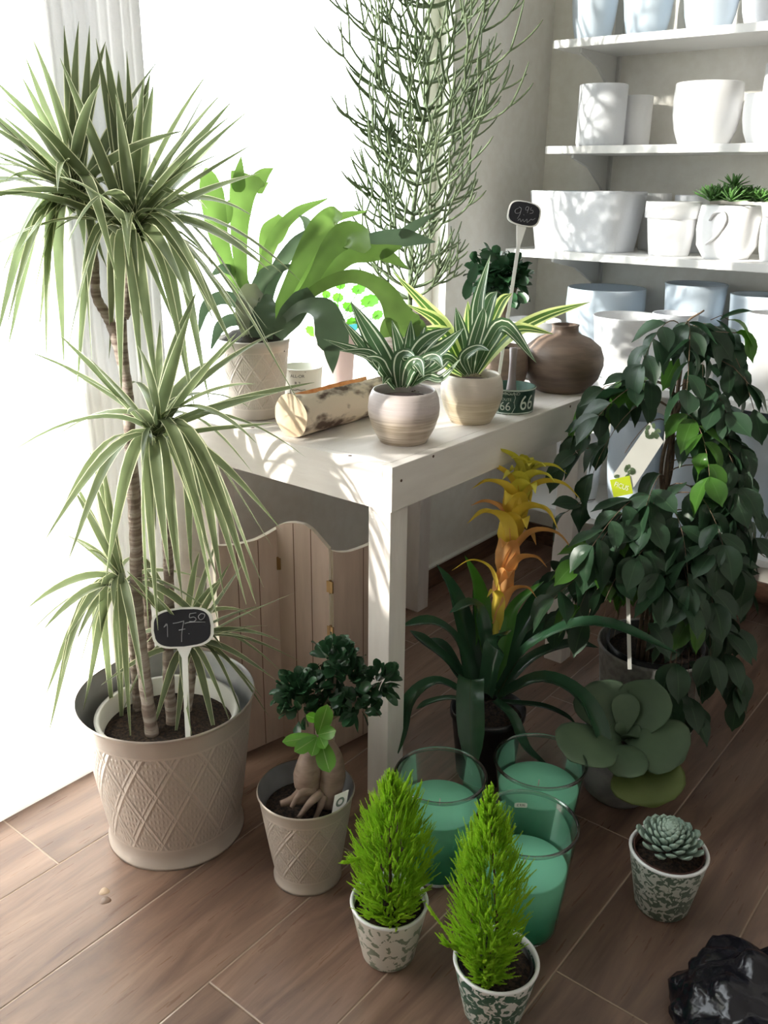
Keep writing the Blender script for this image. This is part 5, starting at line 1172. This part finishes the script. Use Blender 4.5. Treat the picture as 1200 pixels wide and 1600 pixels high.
mb = MB(); cc = pos + V((0, .0, 0)); mb.lathe([(0, h * .6), (.016, h * .62), (.012, h * .85), (.009, h * 1.3), (.008, h * 1.9), (.0095, h * 2.5), (0, h * 2.52)], cc, 24)
tag(mb.build('mauve_stem', mat('mauve_grey_stem', (.30, .25, .26), .35), None), 'slim mauve-grey flared stem standing in the green printed tin', 'flared_stem')  # unidentified mauve stem in the tin, modelled as a plain flared shape
c_ = at(819, 334, depth(pos) - .02); ft = pos + V((-.02, .01, h * .62)); ft = at(777, 606, depth(pos) + .01)
S995 = [[(-.42, .35), (-.6, .15), (-.55, -.12), (-.3, -.02), (-.25, .35), (-.42, .45)], [(-.25, .3), (-.25, -.1), (-.36, -.55)], [(-.02, -.1), (-.0, -.14)], [(.05, .6), (.02, .35), (.18, .35), (.2, .6), (.05, .6)], [(.2, .6), (.18, .1)], [(.36, .62), (.34, .4), (.5, .4), (.52, .2), (.34, .1)], [(-.3, -.7), (-.2, -.5), (-.1, -.75), (0, -.5), (.1, -.7), (.25, -.4), (.3, -.7), (.5, -.35), (.6, -.4), (.75, -.2)]]
chalk_sign('small black chalk price sign reading 9.95 on a long white stick', c_, RIGHT - UPV * .22, UPV + RIGHT * .2, 49 * depth(c_) / F, 37 * depth(c_) / F, S995, ft, .0005, .008)
# round brown vase
pos, h, r = tpot(876, 608, 507, 44); T_ = thing('round_vase', 'fat round brown clay vase with a short narrow neck on the table end', 'vase', pos); R_ = 62 * depth(pos) / F
mb = MB(); mb.lathe([(0, 0), (R_ * .62, 0), (R_ * .68, .005), (R_ * .9, h * .2), (R_ * 1.0, h * .4), (R_ * .99, h * .52), (R_ * .9, h * .67), (R_ * .66, h * .79), (R_ * .42, h * .85), (R_ * .33, h * .89), (R_ * .32, h * .97), (R_ * .34, h), (R_ * .28, h), (R_ * .27, h * .8), (0, h * .7)], pos, 72)
mb.build('vase_body', M_brown, T_)

# crumpled black bag at the picture edge
pos = place(1205, 1635); T_ = thing('plastic_bag', 'crumpled shiny black plastic bag at the bottom right corner of the floor', 'bag', pos)
M_bag = mat('shiny_black_film', (.010, .009, .014), .16, bump=1.0, bscale=14); M_film = mat('creased_clear_film', (.25, .26, .29), .12, bump=.6, bscale=40)
bm = bmesh.new(); bmesh.ops.create_icosphere(bm, subdivisions=5, radius=1)
for v in bm.verts:
    p = v.co.copy(); q = noise.voronoi(p * 1.7 + V((3, 1, 2)))[0]; f = (q[1] - q[0]); q2 = noise.voronoi(p * 4.2 + V((1, 5, 2)))[0]; f2 = q2[1] - q2[0]
    rr = .95 - .16 * (1 - min(1, f * 1.6)) + .05 * f2; v.co = V((p.x * .19 * rr, p.y * .19 * rr, max(0, (p.z + .42)) * .085 * rr + .001))
bm.verts.index_update(); mb = MB(); mb.add([v.co + pos for v in bm.verts], [[v.index for v in f.verts] for f in bm.faces]); mb.build('bag_body', M_bag, T_, True)
mb = MB(); vs = []; nn = 14
for i in range(nn + 1):
    for j in range(nn + 1):
        x, y = 1150 + 62 * i / nn, 1522 + 62 * j / nn; b = ray(x, y)
        z = .070 + .014 * noise.noise(V((i * .5, j * .5, 3))) + .012 * abs(noise.noise(V((i * .25, j * .9, 7)))); p = onz(x, y, z); vs.append(p)
mb.add(vs, [[i * (nn + 1) + j, (i + 1) * (nn + 1) + j, (i + 1) * (nn + 1) + j + 1, i * (nn + 1) + j + 1] for i in range(nn) for j in range(nn) if (i - 7) ** 2 + (j - 6) ** 2 < 46 + 14 * math.sin(i * 1.7 + j)]); mb.build('clear_film', M_film, T_, False)
# two drops of dried water on the floor
for (x, y, q, lb) in ((163, 1393, .010, 'pale round dried spot on the floor planks in front of the large bucket'), (165, 1407, .010, 'darker dried spot just below the pale one on the floor')):
    p = place(x, y); mb = MB(); mb.lathe([(0, .0012), (q * .8, .001), (q, .0002)], p, 20, lambda a, z: 1 + .12 * math.sin(3 * a)); tag(mb.build('dried_spot', mat('dried_spot_' + str(y), (.36, .25, .16) if y < 1400 else (.13, .07, .04), .4)), lb, 'stain')

# ------------------------------------------------------------------ light
w = bpy.data.worlds.new('sky'); sc.world = w; w.use_nodes = True; nt = w.node_tree; N = nt.nodes; L = nt.links
bg = N['Background']; tcn = N.new('ShaderNodeTexCoord'); sx_ = N.new('ShaderNodeSeparateXYZ'); L.new(tcn.outputs['Generated'], sx_.inputs[0])
cr = N.new('ShaderNodeValToRGB'); mr = N.new('ShaderNodeMapRange'); mr.inputs[1].default_value = -1; mr.inputs[2].default_value = 1
L.new(sx_.outputs[2], mr.inputs[0]); L.new(mr.outputs[0], cr.inputs[0])
cr.color_ramp.elements[0].position = .30; cr.color_ramp.elements[0].color = (.30, .29, .27, 1)
cr.color_ramp.elements[1].position = .52; cr.color_ramp.elements[1].color = (.93, .97, 1, 1)
L.new(cr.outputs[0], bg.inputs[0]); bg.inputs[1].default_value = 9.0
def portal(y0, y1, z0, z1):
    l = bpy.data.lights.new('window_portal', 'AREA'); l.shape = 'RECTANGLE'; l.size = y1 - y0; l.size_y = z1 - z0; l.cycles.is_portal = True
    o = bpy.data.objects.new('window_portal', l); col.objects.link(o); o.location = (-.02, (y0 + y1) / 2, (z0 + z1) / 2)
    o.matrix_world = Matrix.Translation((-.045, (y0 + y1) / 2, (z0 + z1) / 2)) @ Matrix(((0, 0, -1), (1, 0, 0), (0, -1, 0))).to_4x4()
portal(W1a, W1b, SILL, TOP); portal(W2a, W2b, .05, TOP)
sl = bpy.data.lights.new('sun', 'SUN'); sl.energy = 13; sl.angle = math.radians(1.5); sl.color = (1, .95, .86)
so = bpy.data.objects.new('sun', sl); col.objects.link(so)
so.rotation_euler = V((.50, .85, -.36)).to_track_quat('-Z', 'Y').to_euler()
fl = bpy.data.lights.new('room_fill_light', 'AREA'); fl.size = 1.6; fl.energy = 4; fl.color = (1, .97, .93)  # added fill lamp behind the camera, weakly lifting the whole room
fo = bpy.data.objects.new('room_fill_light', fl); col.objects.link(fo); fo.location = (2.3, -3.6, 2.65)
sc.view_settings.view_transform = 'Standard'; sc.view_settings.look = 'None'; sc.view_settings.exposure = 0.0; sc.view_settings.gamma = .93
sc.cycles.use_denoising = True; sc.cycles.max_bounces = 8; sc.cycles.transparent_max_bounces = 16; sc.cycles.diffuse_bounces = 5
sc.cycles.caustics_reflective = False; sc.cycles.caustics_refractive = False; sc.cycles.sample_clamp_indirect = 6
